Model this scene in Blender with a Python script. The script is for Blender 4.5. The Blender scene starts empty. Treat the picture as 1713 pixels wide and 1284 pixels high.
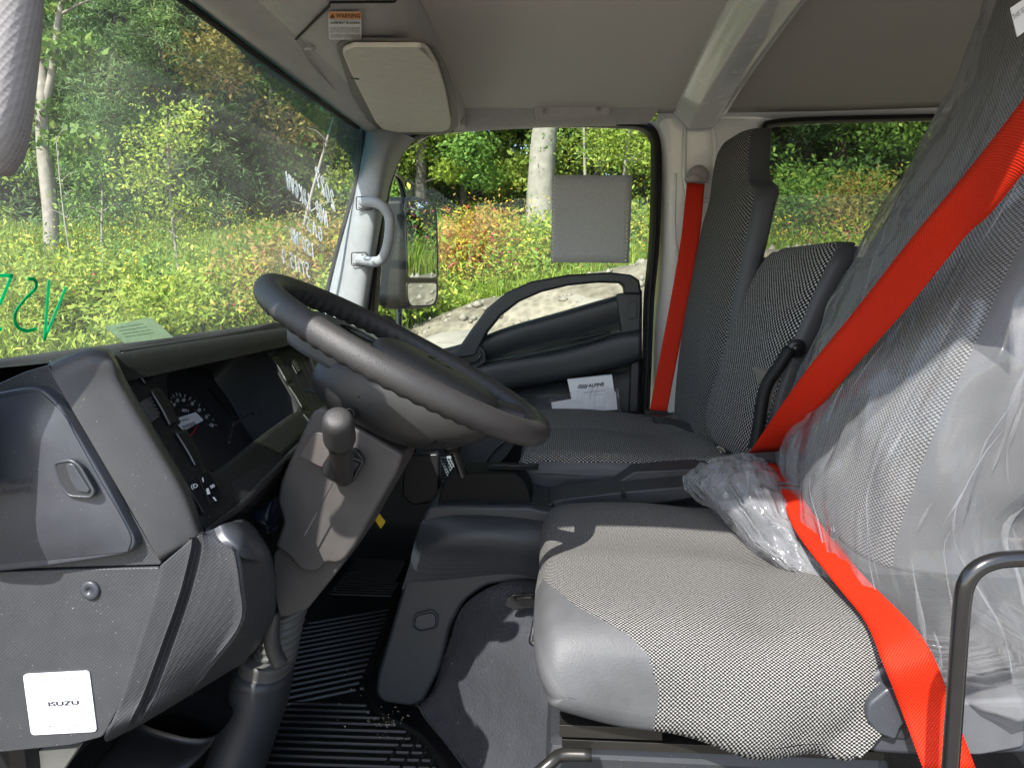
import bpy, math, random
import numpy as np
from mathutils import Vector, noise
random.seed(7); rng=np.random.default_rng(7)
S=bpy.context.scene; COL=S.collection
# ------------------------------------------------------------------ camera
F=1187.; TH=math.radians(8); YW=math.radians(4.3)
fw=np.array([math.cos(TH)*math.cos(YW),math.cos(TH)*math.sin(YW),-math.sin(TH)])
rt=np.array([math.sin(YW),-math.cos(YW),0]); up=np.cross(rt,fw)
cd=bpy.data.cameras.new('camera'); cam=bpy.data.objects.new('camera',cd); COL.objects.link(cam)
cd.sensor_width=36; cd.lens=36*F/1713; cd.clip_start=.02; cd.clip_end=500
from mathutils import Matrix
M3=Matrix(((rt[0],up[0],-fw[0]),(rt[1],up[1],-fw[1]),(rt[2],up[2],-fw[2])))
cam.matrix_world=M3.to_4x4(); S.camera=cam
# ------------------------------------------------------------------ world, sun, exposure
SUN=np.array([.60,-.27,-.70]); SUN/=np.linalg.norm(SUN)
W=bpy.data.worlds.new('World'); S.world=W; W.use_nodes=True
nt=W.node_tree; bg=nt.nodes['Background']; sk=nt.nodes.new('ShaderNodeTexSky'); sk.sky_type='NISHITA'; sk.sun_disc=False
sk.sun_elevation=math.asin(-SUN[2]); sk.sun_rotation=math.atan2(-SUN[0],-SUN[1]); sk.dust_density=1.5
nt.links.new(sk.outputs[0],bg.inputs[0]); bg.inputs[1].default_value=.15
sl=bpy.data.lights.new('sun','SUN'); sl.energy=3.7; sl.angle=math.radians(.5); sl.color=(1,.96,.9)
so=bpy.data.objects.new('sun',sl); COL.objects.link(so)
so.rotation_euler=Vector(-SUN).to_track_quat('Z','Y').to_euler()
vs=S.view_settings; vs.view_transform='Standard'; vs.look='None'; vs.gamma=1; vs.exposure=1.32
S.cycles.transparent_max_bounces=24; S.cycles.max_bounces=8; S.cycles.diffuse_bounces=5
# ------------------------------------------------------------------ point helpers (photo pixel + distance across the cab -> metres)
def ray(px,py): return fw+rt*(px-856.5)/F+up*(642-py)/F
def P(px,py,D):
    q=ray(px,py); return q*D/q[0]
def PL(px,py,p0,n):
    q=ray(px,py); n=np.asarray(n,float); return q*(np.dot(p0,n)/np.dot(q,n))
def PZ(px,py,z): q=ray(px,py); return q*z/q[2]
WS0=np.array([1,.714,-.097]); WSN=np.array([0,.526,.154]); WSN/=np.linalg.norm(WSN)
def WS(px,py,off=0): return PL(px,py,WS0-WSN*off,WSN)
FA0=np.array([1,.53,-.09]); FAN=np.array([0,-.785,.62]); FAN/=np.linalg.norm(FAN)
def FA(px,py,off=0): return PL(px,py,FA0+FAN*off,FAN)
# ------------------------------------------------------------------ materials
MATS={}
def nn(t,ty,**k):
    n=t.nodes.new(ty)
    for a,b in k.items(): setattr(n,a,b)
    return n
def mat(name,col,rough=.5,spec=.5,metal=0,var=.08,vs_=40,bump=.0,bs=900,grain=None,coat=0,dust_haze=0,uv=False):
    if name in MATS: return MATS[name]
    m=bpy.data.materials.new(name); m.use_nodes=True; t=m.node_tree; b=t.nodes['Principled BSDF']; MATS[name]=m
    b.inputs['Roughness'].default_value=rough; b.inputs['Metallic'].default_value=metal
    b.inputs['Specular IOR Level'].default_value=spec; b.inputs['Coat Weight'].default_value=coat
    tc=nn(t,'ShaderNodeTexCoord'); no=nn(t,'ShaderNodeTexNoise'); no.inputs['Scale'].default_value=vs_; no.inputs['Detail'].default_value=6
    t.links.new(tc.outputs['Object'],no.inputs['Vector'])
    mr=nn(t,'ShaderNodeMapRange'); mr.inputs[3].default_value=1-var*2; mr.inputs[4].default_value=1+var*2
    t.links.new(no.outputs[0],mr.inputs[0])
    mx=nn(t,'ShaderNodeVectorMath',operation='SCALE'); mx.inputs[0].default_value=col[:3]; t.links.new(mr.outputs[0],mx.inputs['Scale'])
    last=mx.outputs[0]
    if dust_haze:
        n2=nn(t,'ShaderNodeTexNoise'); n2.inputs['Scale'].default_value=420; n2.inputs['Detail'].default_value=1
        t.links.new(tc.outputs['Object'],n2.inputs['Vector'])
        m2=nn(t,'ShaderNodeMapRange'); m2.inputs[1].default_value=.74; m2.inputs[2].default_value=.8; m2.inputs[4].default_value=dust_haze
        t.links.new(n2.outputs[0],m2.inputs[0])
        mm=nn(t,'ShaderNodeMix',data_type='RGBA'); t.links.new(m2.outputs[0],mm.inputs[0]); t.links.new(last,mm.inputs[6]); mm.inputs[7].default_value=(.4,.38,.34,1)
        last=mm.outputs[2]
    t.links.new(last,b.inputs['Base Color'])
    r2=nn(t,'ShaderNodeMapRange'); r2.inputs[3].default_value=max(0,rough-.08); r2.inputs[4].default_value=min(1,rough+.08)
    t.links.new(no.outputs[0],r2.inputs[0]); t.links.new(r2.outputs[0],b.inputs['Roughness'])
    if bump or grain:
        bp=nn(t,'ShaderNodeBump'); bp.inputs['Strength'].default_value=bump or .3; bp.inputs['Distance'].default_value=.001
        if grain:   # regular pin-dot grain
            mp=nn(t,'ShaderNodeMapping'); mp.inputs['Rotation'].default_value=(.785,0,0)
            vo=nn(t,'ShaderNodeTexVoronoi'); vo.inputs['Scale'].default_value=grain; vo.inputs['Randomness'].default_value=0; bp.inputs['Strength'].default_value=max(.42,bump*.6); bp.inputs['Distance'].default_value=.0014
            t.links.new(tc.outputs['Object'],mp.inputs[0]); t.links.new(mp.outputs[0],vo.inputs['Vector']); t.links.new(vo.outputs[0],bp.inputs['Height'])
        else:
            n3=nn(t,'ShaderNodeTexNoise'); n3.inputs['Scale'].default_value=bs; n3.inputs['Detail'].default_value=3
            t.links.new(tc.outputs['Object'],n3.inputs['Vector']); t.links.new(n3.outputs[0],bp.inputs['Height'])
        t.links.new(bp.outputs[0],b.inputs['Normal'])
    return m
def weave(name,light,dark,p=.0030,thr=.0,rough=.9,bump=.6,aniso=1.):
    m=bpy.data.materials.new(name); m.use_nodes=True; t=m.node_tree; b=t.nodes['Principled BSDF']
    b.inputs['Roughness'].default_value=rough; b.inputs['Specular IOR Level'].default_value=.15
    uv=nn(t,'ShaderNodeTexCoord'); sp=nn(t,'ShaderNodeSeparateXYZ')
    nz=nn(t,'ShaderNodeTexNoise'); nz.inputs['Scale'].default_value=14; t.links.new(uv.outputs['UV'],nz.inputs['Vector'])
    ad=nn(t,'ShaderNodeVectorMath',operation='MULTIPLY_ADD'); ad.inputs[1].default_value=(.006,.006,0); t.links.new(nz.outputs['Color'],ad.inputs[0]); t.links.new(uv.outputs['UV'],ad.inputs[2])
    t.links.new(ad.outputs[0],sp.inputs[0])
    def s(o,f):
        a=nn(t,'ShaderNodeMath',operation='MULTIPLY'); a.inputs[1].default_value=f; t.links.new(o,a.inputs[0])
        c=nn(t,'ShaderNodeMath',operation='SINE'); t.links.new(a.outputs[0],c.inputs[0]); return c.outputs[0]
    pr=nn(t,'ShaderNodeMath',operation='MULTIPLY'); t.links.new(s(sp.outputs[0],math.pi/p),pr.inputs[0]); t.links.new(s(sp.outputs[1],math.pi/p*aniso),pr.inputs[1])
    n2=nn(t,'ShaderNodeTexNoise'); n2.inputs['Scale'].default_value=260; t.links.new(uv.outputs['UV'],n2.inputs['Vector'])
    n2.inputs['Scale'].default_value=.9/p; n2.inputs['Detail'].default_value=2; a2=nn(t,'ShaderNodeMath',operation='ADD'); t.links.new(pr.outputs[0],a2.inputs[0]); t.links.new(n2.outputs[0],a2.inputs[1])
    mr=nn(t,'ShaderNodeMapRange'); mr.interpolation_type='SMOOTHSTEP'; mr.inputs[1].default_value=.38+thr; mr.inputs[2].default_value=.85+thr; t.links.new(a2.outputs[0],mr.inputs[0])
    mm=nn(t,'ShaderNodeMix',data_type='RGBA'); mm.inputs[6].default_value=(*dark,1); mm.inputs[7].default_value=(*light,1)
    t.links.new(mr.outputs[0],mm.inputs[0]); t.links.new(mm.outputs[2],b.inputs['Base Color'])
    bp=nn(t,'ShaderNodeBump'); bp.inputs['Strength'].default_value=bump; bp.inputs['Distance'].default_value=.0008; t.links.new(pr.outputs[0],bp.inputs['Height']); t.links.new(bp.outputs[0],b.inputs['Normal'])
    return m
def glass(name,tint=(.9,.95,.92),refl=.028,rough=0.,dust_haze=.02):
    m=bpy.data.materials.new(name); m.use_nodes=True; t=m.node_tree; t.nodes.remove(t.nodes['Principled BSDF']); o=t.nodes['Material Output']
    tr=nn(t,'ShaderNodeBsdfTransparent'); tr.inputs[0].default_value=(*tint,1); g=nn(t,'ShaderNodeBsdfGlossy'); g.inputs[1].default_value=rough
    lw=nn(t,'ShaderNodeFresnel'); lw.inputs[0].default_value=1.3
    mu=nn(t,'ShaderNodeMath',operation='MULTIPLY'); mu.inputs[1].default_value=refl/.04; t.links.new(lw.outputs[0],mu.inputs[0])
    mi=nn(t,'ShaderNodeMath',operation='MINIMUM'); mi.inputs[1].default_value=.5; t.links.new(mu.outputs[0],mi.inputs[0])
    mx=nn(t,'ShaderNodeMixShader'); t.links.new(mi.outputs[0],mx.inputs[0]); t.links.new(tr.outputs[0],mx.inputs[1]); t.links.new(g.outputs[0],mx.inputs[2])
    tc=nn(t,'ShaderNodeTexCoord'); mp=nn(t,'ShaderNodeMapping'); mp.inputs['Rotation'].default_value=(.6,0,0); mp.inputs['Scale'].default_value=(3,14,3); t.links.new(tc.outputs['Object'],mp.inputs[0])
    no=nn(t,'ShaderNodeTexNoise'); no.inputs['Scale'].default_value=1.2; no.inputs['Detail'].default_value=8; t.links.new(mp.outputs[0],no.inputs['Vector'])
    mr=nn(t,'ShaderNodeMapRange'); mr.inputs[1].default_value=.3; mr.inputs[2].default_value=.75; mr.inputs[3].default_value=dust_haze*.4; mr.inputs[4].default_value=dust_haze*1.8; t.links.new(no.outputs[0],mr.inputs[0])  # smeared pale haze paints a reflection veil as well as dust
    df=nn(t,'ShaderNodeBsdfDiffuse'); df.inputs[0].default_value=(.8,.82,.8,1); tl=nn(t,'ShaderNodeBsdfTranslucent'); tl.inputs[0].default_value=(.8,.82,.8,1); ms_=nn(t,'ShaderNodeMixShader'); t.links.new(df.outputs[0],ms_.inputs[1]); t.links.new(tl.outputs[0],ms_.inputs[2])
    m2=nn(t,'ShaderNodeMixShader'); t.links.new(mr.outputs[0],m2.inputs[0]); t.links.new(mx.outputs[0],m2.inputs[1]); t.links.new(ms_.outputs[0],m2.inputs[2]); t.links.new(m2.outputs[0],o.inputs[0])
    return m
def film(name,milk=.12,wr=60):
    m=bpy.data.materials.new(name); m.use_nodes=True; t=m.node_tree; b=t.nodes['Principled BSDF']; o=t.nodes['Material Output']
    b.inputs['Base Color'].default_value=(.8,.82,.84,1); b.inputs['Roughness'].default_value=.16; b.inputs['Specular IOR Level'].default_value=.8
    tc=nn(t,'ShaderNodeTexCoord'); mp=nn(t,'ShaderNodeMapping'); mp.inputs['Scale'].default_value=(.16,1,1); mp.inputs['Rotation'].default_value=(0,0,.2)
    t.links.new(tc.outputs['UV'],mp.inputs[0])
    n=nn(t,'ShaderNodeTexNoise'); n.inputs['Scale'].default_value=wr; n.inputs['Detail'].default_value=5; n.inputs['Distortion'].default_value=1.4; n.noise_type='RIDGED_MULTIFRACTAL'
    t.links.new(mp.outputs[0],n.inputs['Vector'])
    bp=nn(t,'ShaderNodeBump'); bp.inputs['Strength'].default_value=1; bp.inputs['Distance'].default_value=.012; t.links.new(n.outputs[0],bp.inputs['Height']); t.links.new(bp.outputs[0],b.inputs['Normal'])
    tr=nn(t,'ShaderNodeBsdfTransparent'); tr.inputs[0].default_value=(.95,.95,.96,1)
    lw=nn(t,'ShaderNodeLayerWeight'); lw.inputs[0].default_value=.35; t.links.new(bp.outputs[0],lw.inputs['Normal'])
    n2=nn(t,'ShaderNodeTexNoise'); n2.inputs['Scale'].default_value=wr*.35; n2.inputs['Detail'].default_value=6; n2.inputs['Distortion'].default_value=2; t.links.new(mp.outputs[0],n2.inputs['Vector'])
    mr=nn(t,'ShaderNodeMapRange'); mr.inputs[1].default_value=.52; mr.inputs[2].default_value=.82; mr.inputs[3].default_value=milk; mr.inputs[4].default_value=milk+.30; t.links.new(n2.outputs[0],mr.inputs[0])
    m3=nn(t,'ShaderNodeMapRange'); m3.inputs[1].default_value=.55; m3.inputs[2].default_value=1.1; m3.inputs[4].default_value=.55; t.links.new(n.outputs[0],m3.inputs[0])  # ridge streaks made more opaque, painting highlights along the wrinkles
    a3=nn(t,'ShaderNodeMath',operation='ADD'); t.links.new(mr.outputs[0],a3.inputs[0]); t.links.new(m3.outputs[0],a3.inputs[1])
    ad=nn(t,'ShaderNodeMath',operation='MULTIPLY_ADD'); ad.inputs[1].default_value=.45; t.links.new(lw.outputs['Facing'],ad.inputs[0]); t.links.new(a3.outputs[0],ad.inputs[2]); ad.use_clamp=True
    b.inputs['Base Color'].default_value=(.35,.36,.38,1); b.inputs['Roughness'].default_value=.10; b.inputs['Specular IOR Level'].default_value=1.0; b.inputs['Coat Weight'].default_value=1; b.inputs['Coat Roughness'].default_value=.05
    t.links.new(bp.outputs[0],b.inputs['Coat Normal'])
    mx=nn(t,'ShaderNodeMixShader'); t.links.new(ad.outputs[0],mx.inputs[0]); t.links.new(tr.outputs[0],mx.inputs[1]); t.links.new(b.outputs[0],mx.inputs[2]); t.links.new(mx.outputs[0],o.inputs[0])
    return m
def leafmat(name,c1,c2,c3=None,trans=.35,scale=.6):
    m=bpy.data.materials.new(name); m.use_nodes=True; t=m.node_tree; b=t.nodes['Principled BSDF']; o=t.nodes['Material Output']
    b.inputs['Roughness'].default_value=.55; b.inputs['Specular IOR Level'].default_value=.25
    at=nn(t,'ShaderNodeAttribute'); at.attribute_name='rnd'
    cr=nn(t,'ShaderNodeValToRGB'); e=cr.color_ramp.elements; e[0].color=(*c1,1); e[1].color=(*c2,1)
    if c3: e[1].position=.8; x=e.new(1.); x.color=(*c3,1)
    t.links.new(at.outputs['Fac'],cr.inputs[0])
    oi=nn(t,'ShaderNodeObjectInfo'); hs=nn(t,'ShaderNodeHueSaturation')
    m1=nn(t,'ShaderNodeMapRange'); m1.inputs[3].default_value=.95; m1.inputs[4].default_value=1.5; t.links.new(oi.outputs['Random'],m1.inputs[0]); t.links.new(m1.outputs[0],hs.inputs['Value'])
    t.links.new(cr.outputs[0],hs.inputs['Color']); t.links.new(hs.outputs[0],b.inputs['Base Color'])
    tl=nn(t,'ShaderNodeBsdfTranslucent'); t.links.new(hs.outputs[0],tl.inputs[0])
    mx=nn(t,'ShaderNodeMixShader'); mx.inputs[0].default_value=trans; t.links.new(b.outputs[0],mx.inputs[1]); t.links.new(tl.outputs[0],mx.inputs[2]); t.links.new(mx.outputs[0],o.inputs[0])
    return m
# ------------------------------------------------------------------ objects
def tag(o,label=None,cat=None,group=None,kind=None):
    if label:o['label']=label
    if cat:o['category']=cat
    if group:o['group']=group
    if kind:o['kind']=kind
    return o
def thing(name,label,cat,loc,group=None):
    o=bpy.data.objects.new(name,None); COL.objects.link(o); o.location=[float(v) for v in loc]; o.empty_display_size=.05
    o['_l']=1; o['_loc']=[float(v) for v in loc]; return tag(o,label,cat,group)
def wloc(o):
    v=np.zeros(3)
    while o is not None: v=v+np.array(o.location); o=o.parent
    return v
def mk(name,V,Fc,m,parent=None,uv=None,smooth=True,mi=None,label=None):
    V=np.asarray(V,float)
    if parent is not None: V=V-wloc(parent); loc=(0,0,0)
    else: loc=(0,0,0)
    me=bpy.data.meshes.new(name); me.from_pydata(V.tolist(),[],[list(map(int,f)) for f in Fc]); 
    ms=m if isinstance(m,(list,tuple)) else [m]
    for q in ms: me.materials.append(q)
    if mi is not None: me.polygons.foreach_set('material_index',np.asarray(mi,dtype=np.int32))
    if smooth: me.polygons.foreach_set('use_smooth',[True]*len(me.polygons))
    if uv is not None:
        l=me.uv_layers.new(name='UVMap'); idx=np.empty(len(me.loops),dtype=np.int32); me.loops.foreach_get('vertex_index',idx)
        l.data.foreach_set('uv',np.asarray(uv,float)[idx].ravel())
    me.update(); o=bpy.data.objects.new(name,me); COL.objects.link(o)
    if parent is not None: o.parent=parent
    if label:o['label']=label
    return o
def bev(o,w,seg=3,ang=35):
    b=o.modifiers.new('b','BEVEL'); b.width=w; b.segments=seg; b.limit_method='ANGLE'; b.angle_limit=math.radians(ang); b.harden_normals=False
    return o
def sol(o,t,off=0): s=o.modifiers.new('s','SOLIDIFY'); s.thickness=t; s.offset=off; return o
def cr(pts,res,closed=False):
    """Catmull-Rom along axis 0"""
    A=np.asarray(pts,float); n=len(A)
    if n==1 or res<=1: return A
    out=[]
    segs=n if closed else n-1
    for i in range(segs):
        if closed: a,b,c,d=A[(i-1)%n],A[i],A[(i+1)%n],A[(i+2)%n]
        else:
            b,c=A[i],A[i+1]; a=A[i-1] if i>0 else 2*b-c; d=A[i+2] if i+2<n else 2*c-b
        for k in range(res):
            t=k/res; out.append(.5*((2*b)+(c-a)*t+(2*a-5*b+4*c-d)*t*t+(-a+3*b-3*c+d)*t**3))
    if not closed: out.append(A[-1])
    return np.array(out)
def grid(name,G,m,parent=None,res=(6,6),cu=False,cv=False,caps=False,thick=0,fn=None,mifn=None,label=None,off=0,lin=False):
    G=np.asarray(G,float)
    if not lin:
        G=cr(G,res[0],cu); G=cr(G.transpose(1,0,2),res[1],cv).transpose(1,0,2)
    if fn is not None: G=fn(G)
    nu,nv=G.shape[:2]; V=G.reshape(-1,3)
    du=np.linalg.norm(np.diff(G,axis=0),axis=2).mean(1); dv=np.linalg.norm(np.diff(G,axis=1),axis=2).mean(0)
    U=np.concatenate([[0],np.cumsum(du)]); Vv=np.concatenate([[0],np.cumsum(dv)])
    uv=np.stack(np.meshgrid(U,Vv,indexing='ij'),-1).reshape(-1,2)
    Fc=[];mi=[]
    for i in range(nu if cu else nu-1):
        for j in range(nv if cv else nv-1):
            Fc.append((i*nv+j,((i+1)%nu)*nv+j,((i+1)%nu)*nv+(j+1)%nv,i*nv+(j+1)%nv))
            if mifn: mi.append(mifn((i+.5)/nu,(j+.5)/nv,G[i,j]))
    V=list(V); uv=list(uv)
    if caps:
        for r in (0,nu-1):
            c=len(V); V.append(np.mean(G[r],axis=0)); uv.append(uv[r*nv])
            for j in range(nv):
                Fc.append((r*nv+j,r*nv+(j+1)%nv,c)); 
                if mifn: mi.append(mifn(r/(nu-1),(j+.5)/nv,(G[r,j]+G[r,(j+1)%nv]+G[r].mean(0))/3))
    o=mk(name,V,Fc,m,parent,uv,mi=mi if mifn else None,label=label)
    if thick: sol(o,thick,off)
    return o
def sup(c,a,b,e=3,n=28):
    t=np.arange(n)/n*2*np.pi; C,Sn=np.cos(t),np.sin(t)
    return c+np.sign(C)[:,None]*(abs(C)**(2/e))[:,None]*a+np.sign(Sn)[:,None]*(abs(Sn)**(2/e))[:,None]*b
def loft(name,secs,m,parent=None,e=3,n=32,res=4,r0=0,r1=0,fn=None,mifn=None,label=None):
    """secs: (centre, half-axis a, half-axis b); r0/r1 round the ends"""
    L=[tuple(np.asarray(v,float) for v in s) for s in secs]
    def ends(s,t,r):
        d=s[0]-t[0]; d=d/np.linalg.norm(d); o=[]
        for k,(f,h) in enumerate(((1,-1),(.985,-.6),(.93,-.3),(.8,-.08),(.5,-.0))): 
            ia=1-(1-f)*min(1,r/np.linalg.norm(s[1])*2.2); ib=1-(1-f)*min(1,r/np.linalg.norm(s[2])*2.2)
            o.append((s[0]+d*r*h,s[1]*ia,s[2]*ib))
        return o
    if r0: L=ends(L[0],L[1],r0)[::-1]+L[1:]
    if r1: L=L[:-1]+ends(L[-1],L[-2],r1)
    G=[sup(c,a,b,e,n) for c,a,b in L]
    return grid(name,G,m,parent,(res,1),cv=True,caps=True,fn=fn,mifn=mifn,label=label)
X1=np.array([1.,0,0])
def pxl(name,secs,m,parent=None,**k):
    """secs: (pxL,pyL,pxR,pyR,D,half depth)"""
    L=[]
    for a,b,c,d,D,h in secs:
        p=P(a,b,D);q=P(c,d,D); L.append(((p+q)/2,(q-p)/2,X1*h))
    return loft(name,L,m,parent,**k)
def prism(name,out,vec,m,parent=None,b=0,seg=3,label=None,smooth=True):
    out=[np.asarray(p,float) for p in out]; n=len(out); vec=np.asarray(vec,float)
    V=out+[p+vec for p in out]; Fc=[list(range(n))[::-1],list(range(n,2*n))]+[(i,(i+1)%n,n+(i+1)%n,n+i) for i in range(n)]
    import bmesh
    o=mk(name,V,Fc,m,parent,uv=[(p[1],p[2]) for p in V],smooth=False,label=label)
    bm=bmesh.new(); bm.from_mesh(o.data); bmesh.ops.recalc_face_normals(bm,faces=bm.faces); bm.to_mesh(o.data); bm.free()
    if b: bev(o,b,seg); 
    if smooth and b: o.data.polygons.foreach_set('use_smooth',[True]*len(o.data.polygons)); o.modifiers.new('w','WEIGHTED_NORMAL')
    return o
def rnd_poly(pts,r=.3,k=4):
    """round the corners of a pixel polygon"""
    pts=np.asarray(pts,float); n=len(pts); out=[]
    for i in range(n):
        a,b,c=pts[i-1],pts[i],pts[(i+1)%n]; rr=min(r,.48*np.linalg.norm(a-b),.48*np.linalg.norm(c-b))
        p=b+(a-b)/np.linalg.norm(a-b)*rr; q=b+(c-b)/np.linalg.norm(c-b)*rr
        for t in np.linspace(0,1,k+1): out.append((1-t)**2*p+2*t*(1-t)*b+t*t*q)
    return np.array(out)
def slab(name,px,D,th,m,parent=None,b=.004,r=8,seg=3,label=None):
    return prism(name,[P(x,y,D) for x,y in rnd_poly(px,r)],(th,0,0),m,parent,b,seg,label)
def fslab(name,px,fn,off,th,m,parent=None,b=.002,r=6,nrm=None,label=None):
    nrm=FAN if nrm is None else nrm
    return prism(name,[fn(x,y,off) for x,y in rnd_poly(px,r)],-nrm*th,m,parent,b,2,label)
def tube(name,path,r,m,parent=None,res=8,n=14,closed=False,ex=1,label=None,smoothpath=True):
    A=cr(path,res,closed) if smoothpath else np.asarray(path,float); N=len(A); R=np.interp(np.linspace(0,1,N),np.linspace(0,1,len(r)),r) if hasattr(r,'__len__') else np.full(N,r)
    T=np.gradient(A,axis=0) if not closed else (np.roll(A,-1,0)-np.roll(A,1,0)); T/=np.linalg.norm(T,axis=1)[:,None]+1e-12
    ref=np.array([0,0,1.]) if abs(T[0][2])<.8 else np.array([1.,0,0]); G=[]
    for p,t,rr in zip(A,T,R):
        u=ref-t*np.dot(ref,t); u/=np.linalg.norm(u); v=np.cross(t,u); ref=u
        G.append(sup(p,u*rr*ex,v*rr,2,n))
    return grid(name,G,m,parent,(1,1),cu=closed,cv=True,caps=not closed,label=label)
def box(name,c,s,m,parent=None,b=.003,ax=None,label=None):
    c=np.asarray(c,float); ax=np.eye(3) if ax is None else np.asarray(ax,float)
    V=[c+ax[0]*s[0]/2*i+ax[1]*s[1]/2*j+ax[2]*s[2]/2*k for i in(-1,1) for j in(-1,1) for k in(-1,1)]
    Fc=[(0,1,3,2),(4,6,7,5),(0,4,5,1),(2,3,7,6),(0,2,6,4),(1,5,7,3)]
    o=mk(name,V,Fc,m,parent,smooth=False,label=label)
    if b: bev(o,b,2)
    return o
def lathe(name,prof,c,axis,m,parent=None,n=24,res=1,label=None):
    axis=np.asarray(axis,float)/np.linalg.norm(axis); ref=np.array([0,0,1.]) if abs(axis[2])<.8 else X1
    u=np.cross(axis,ref); u/=np.linalg.norm(u); v=np.cross(axis,u); c=np.asarray(c,float)
    G=[sup(c+axis*h,u*max(r,1e-5),v*max(r,1e-5),2,n) for r,h in prof]
    return grid(name,G,m,parent,(res,1),cv=True,caps=True,label=label)
def text(name,body,pl,pr,pt,m,parent=None,lift=(0,0,0),bold=0):
    """text mesh mapped so that its box runs pl->pr along the line and pl->pt upwards"""
    c=bpy.data.curves.new(name,'FONT'); c.body=body; c.fill_mode='FRONT'; c.resolution_u=3; c.offset=bold
    o=bpy.data.objects.new(name,c); COL.objects.link(o); dg=bpy.context.evaluated_depsgraph_get(); me=bpy.data.meshes.new_from_object(o.evaluated_get(dg))
    V=np.array([v.co for v in me.vertices]); Fc=[list(p.vertices) for p in me.polygons]; bpy.data.objects.remove(o); bpy.data.meshes.remove(me)
    mn,mx=V.min(0),V.max(0); q=(V-mn)/np.maximum(mx-mn,1e-6)
    pl,pr,pt=[np.asarray(z,float) for z in(pl,pr,pt)]
    W_=pl+q[:,:1]*(pr-pl)+q[:,1:2]*(pt-pl)+np.asarray(lift)
    return mk(name,W_,Fc,m,parent,smooth=False)
def nz(p,s=1.,o=0): return noise.noise(Vector((p[0]*s+o,p[1]*s+o*1.7,p[2]*s-o)))
def wob(amp,s,o=0,ax=None):
    def f(G):
        G=G.copy(); sh=G.shape
        for i in range(sh[0]):
            for j in range(sh[1]):
                p=G[i,j]; 
                if ax is None: G[i,j]+=amp*np.array([nz(p,s,o),nz(p,s,o+9),nz(p,s,o+21)])
                else: G[i,j]+=amp*nz(p,s,o)*np.asarray(ax)
        return G
    return f
# palette
dashg=mat('charcoal_plastic',(.028,.030,.034),.42,.5,bump=.25,bs=1400,dust_haze=.35)
dashl=mat('warm_grey_plastic',(.043,.042,.042),.42,.5,bump=.25,bs=1400,dust_haze=.4)
grain=mat('pin_dot_grey_plastic',(.045,.047,.052),.45,.45,grain=330,dust_haze=.5)
lidm=mat('smooth_grey_plastic',(.046,.050,.060),.35,.5,bump=.15,bs=700,dust_haze=.3)
blackp=mat('black_plastic',(.012,.012,.013),.38,.5,bump=.15)
fascm=mat('dark_fascia_plastic',(.014,.0145,.0135),.6,.2,bump=.2,bs=1500,dust_haze=.5)
glossb=mat('gloss_black_plastic',(.01,.01,.011),.15,.6)
rubber=mat('black_rubber',(.008,.008,.008),.6,.3)
trimg=mat('light_grey_trim',(.30,.315,.325),.5,.4,bump=.2,bs=1500)
headm=mat('taupe_header_plastic',(.47,.46,.455),.55,.35,bump=.2,bs=1500)
visorm=mat('pale_visor_vinyl',(.68,.66,.58),.6,.3,bump=.2,bs=900)
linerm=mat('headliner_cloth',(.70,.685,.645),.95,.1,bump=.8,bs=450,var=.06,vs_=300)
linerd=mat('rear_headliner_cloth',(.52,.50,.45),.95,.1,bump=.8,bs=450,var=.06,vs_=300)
white=mat('white_body_paint',(.72,.74,.73),.25,.5,coat=.5,var=.02)
doorm=mat('dark_door_plastic',(.024,.028,.032),.42,.5,bump=.25,bs=1300)
wheelm=mat('steering_wheel_rubber',(.037,.036,.036),.42,.5,bump=.6,bs=900)
colm=mat('brown_grey_column_plastic',(.068,.063,.060),.5,.45,bump=.3,bs=1400,dust_haze=.3)
leath=mat('grey_leatherette',(.088,.090,.094),.52,.35,bump=.5,bs=420)
leathd=mat('charcoal_leatherette',(.052,.054,.057),.45,.4,bump=.5,bs=500)
vinyl=mat('glossy_floor_vinyl',(.046,.048,.055),.24,.8,bump=1,bs=190,dust_haze=.4)
conm=mat('console_plastic',(.026,.030,.036),.4,.5,grain=330,dust_haze=.2)
trayp=mat('console_tray_plastic',(.030,.032,.036),.45,.5,bump=.25)
steel=mat('dark_seat_steel',(.05,.048,.044),.3,.5,metal=.7)
chrome=mat('bright_metal',(.6,.6,.6),.2,.5,metal=1)
blackmetal=mat('black_painted_metal',(.012,.012,.013),.22,.6,coat=.4)
paper=mat('white_paper',(.8,.81,.83),.6,.3,var=.02)
sheetm=None
ink=mat('black_ink',(.02,.02,.02),.6); inkg=mat('grey_ink',(.18,.18,.2),.6)
whitem=mat('white_marking',(.8,.8,.8),.6,var=.02); orange=mat('orange_label',(.85,.28,.03),.5); yellow=mat('yellow_tag',(.9,.62,.02),.5)
needle=mat('red_needle',(.5,.02,.02),.5); carton=mat('brown_carton',(.22,.19,.16),.8)
blued=mat('dark_blue_plastic',(.02,.03,.06),.3)

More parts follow.
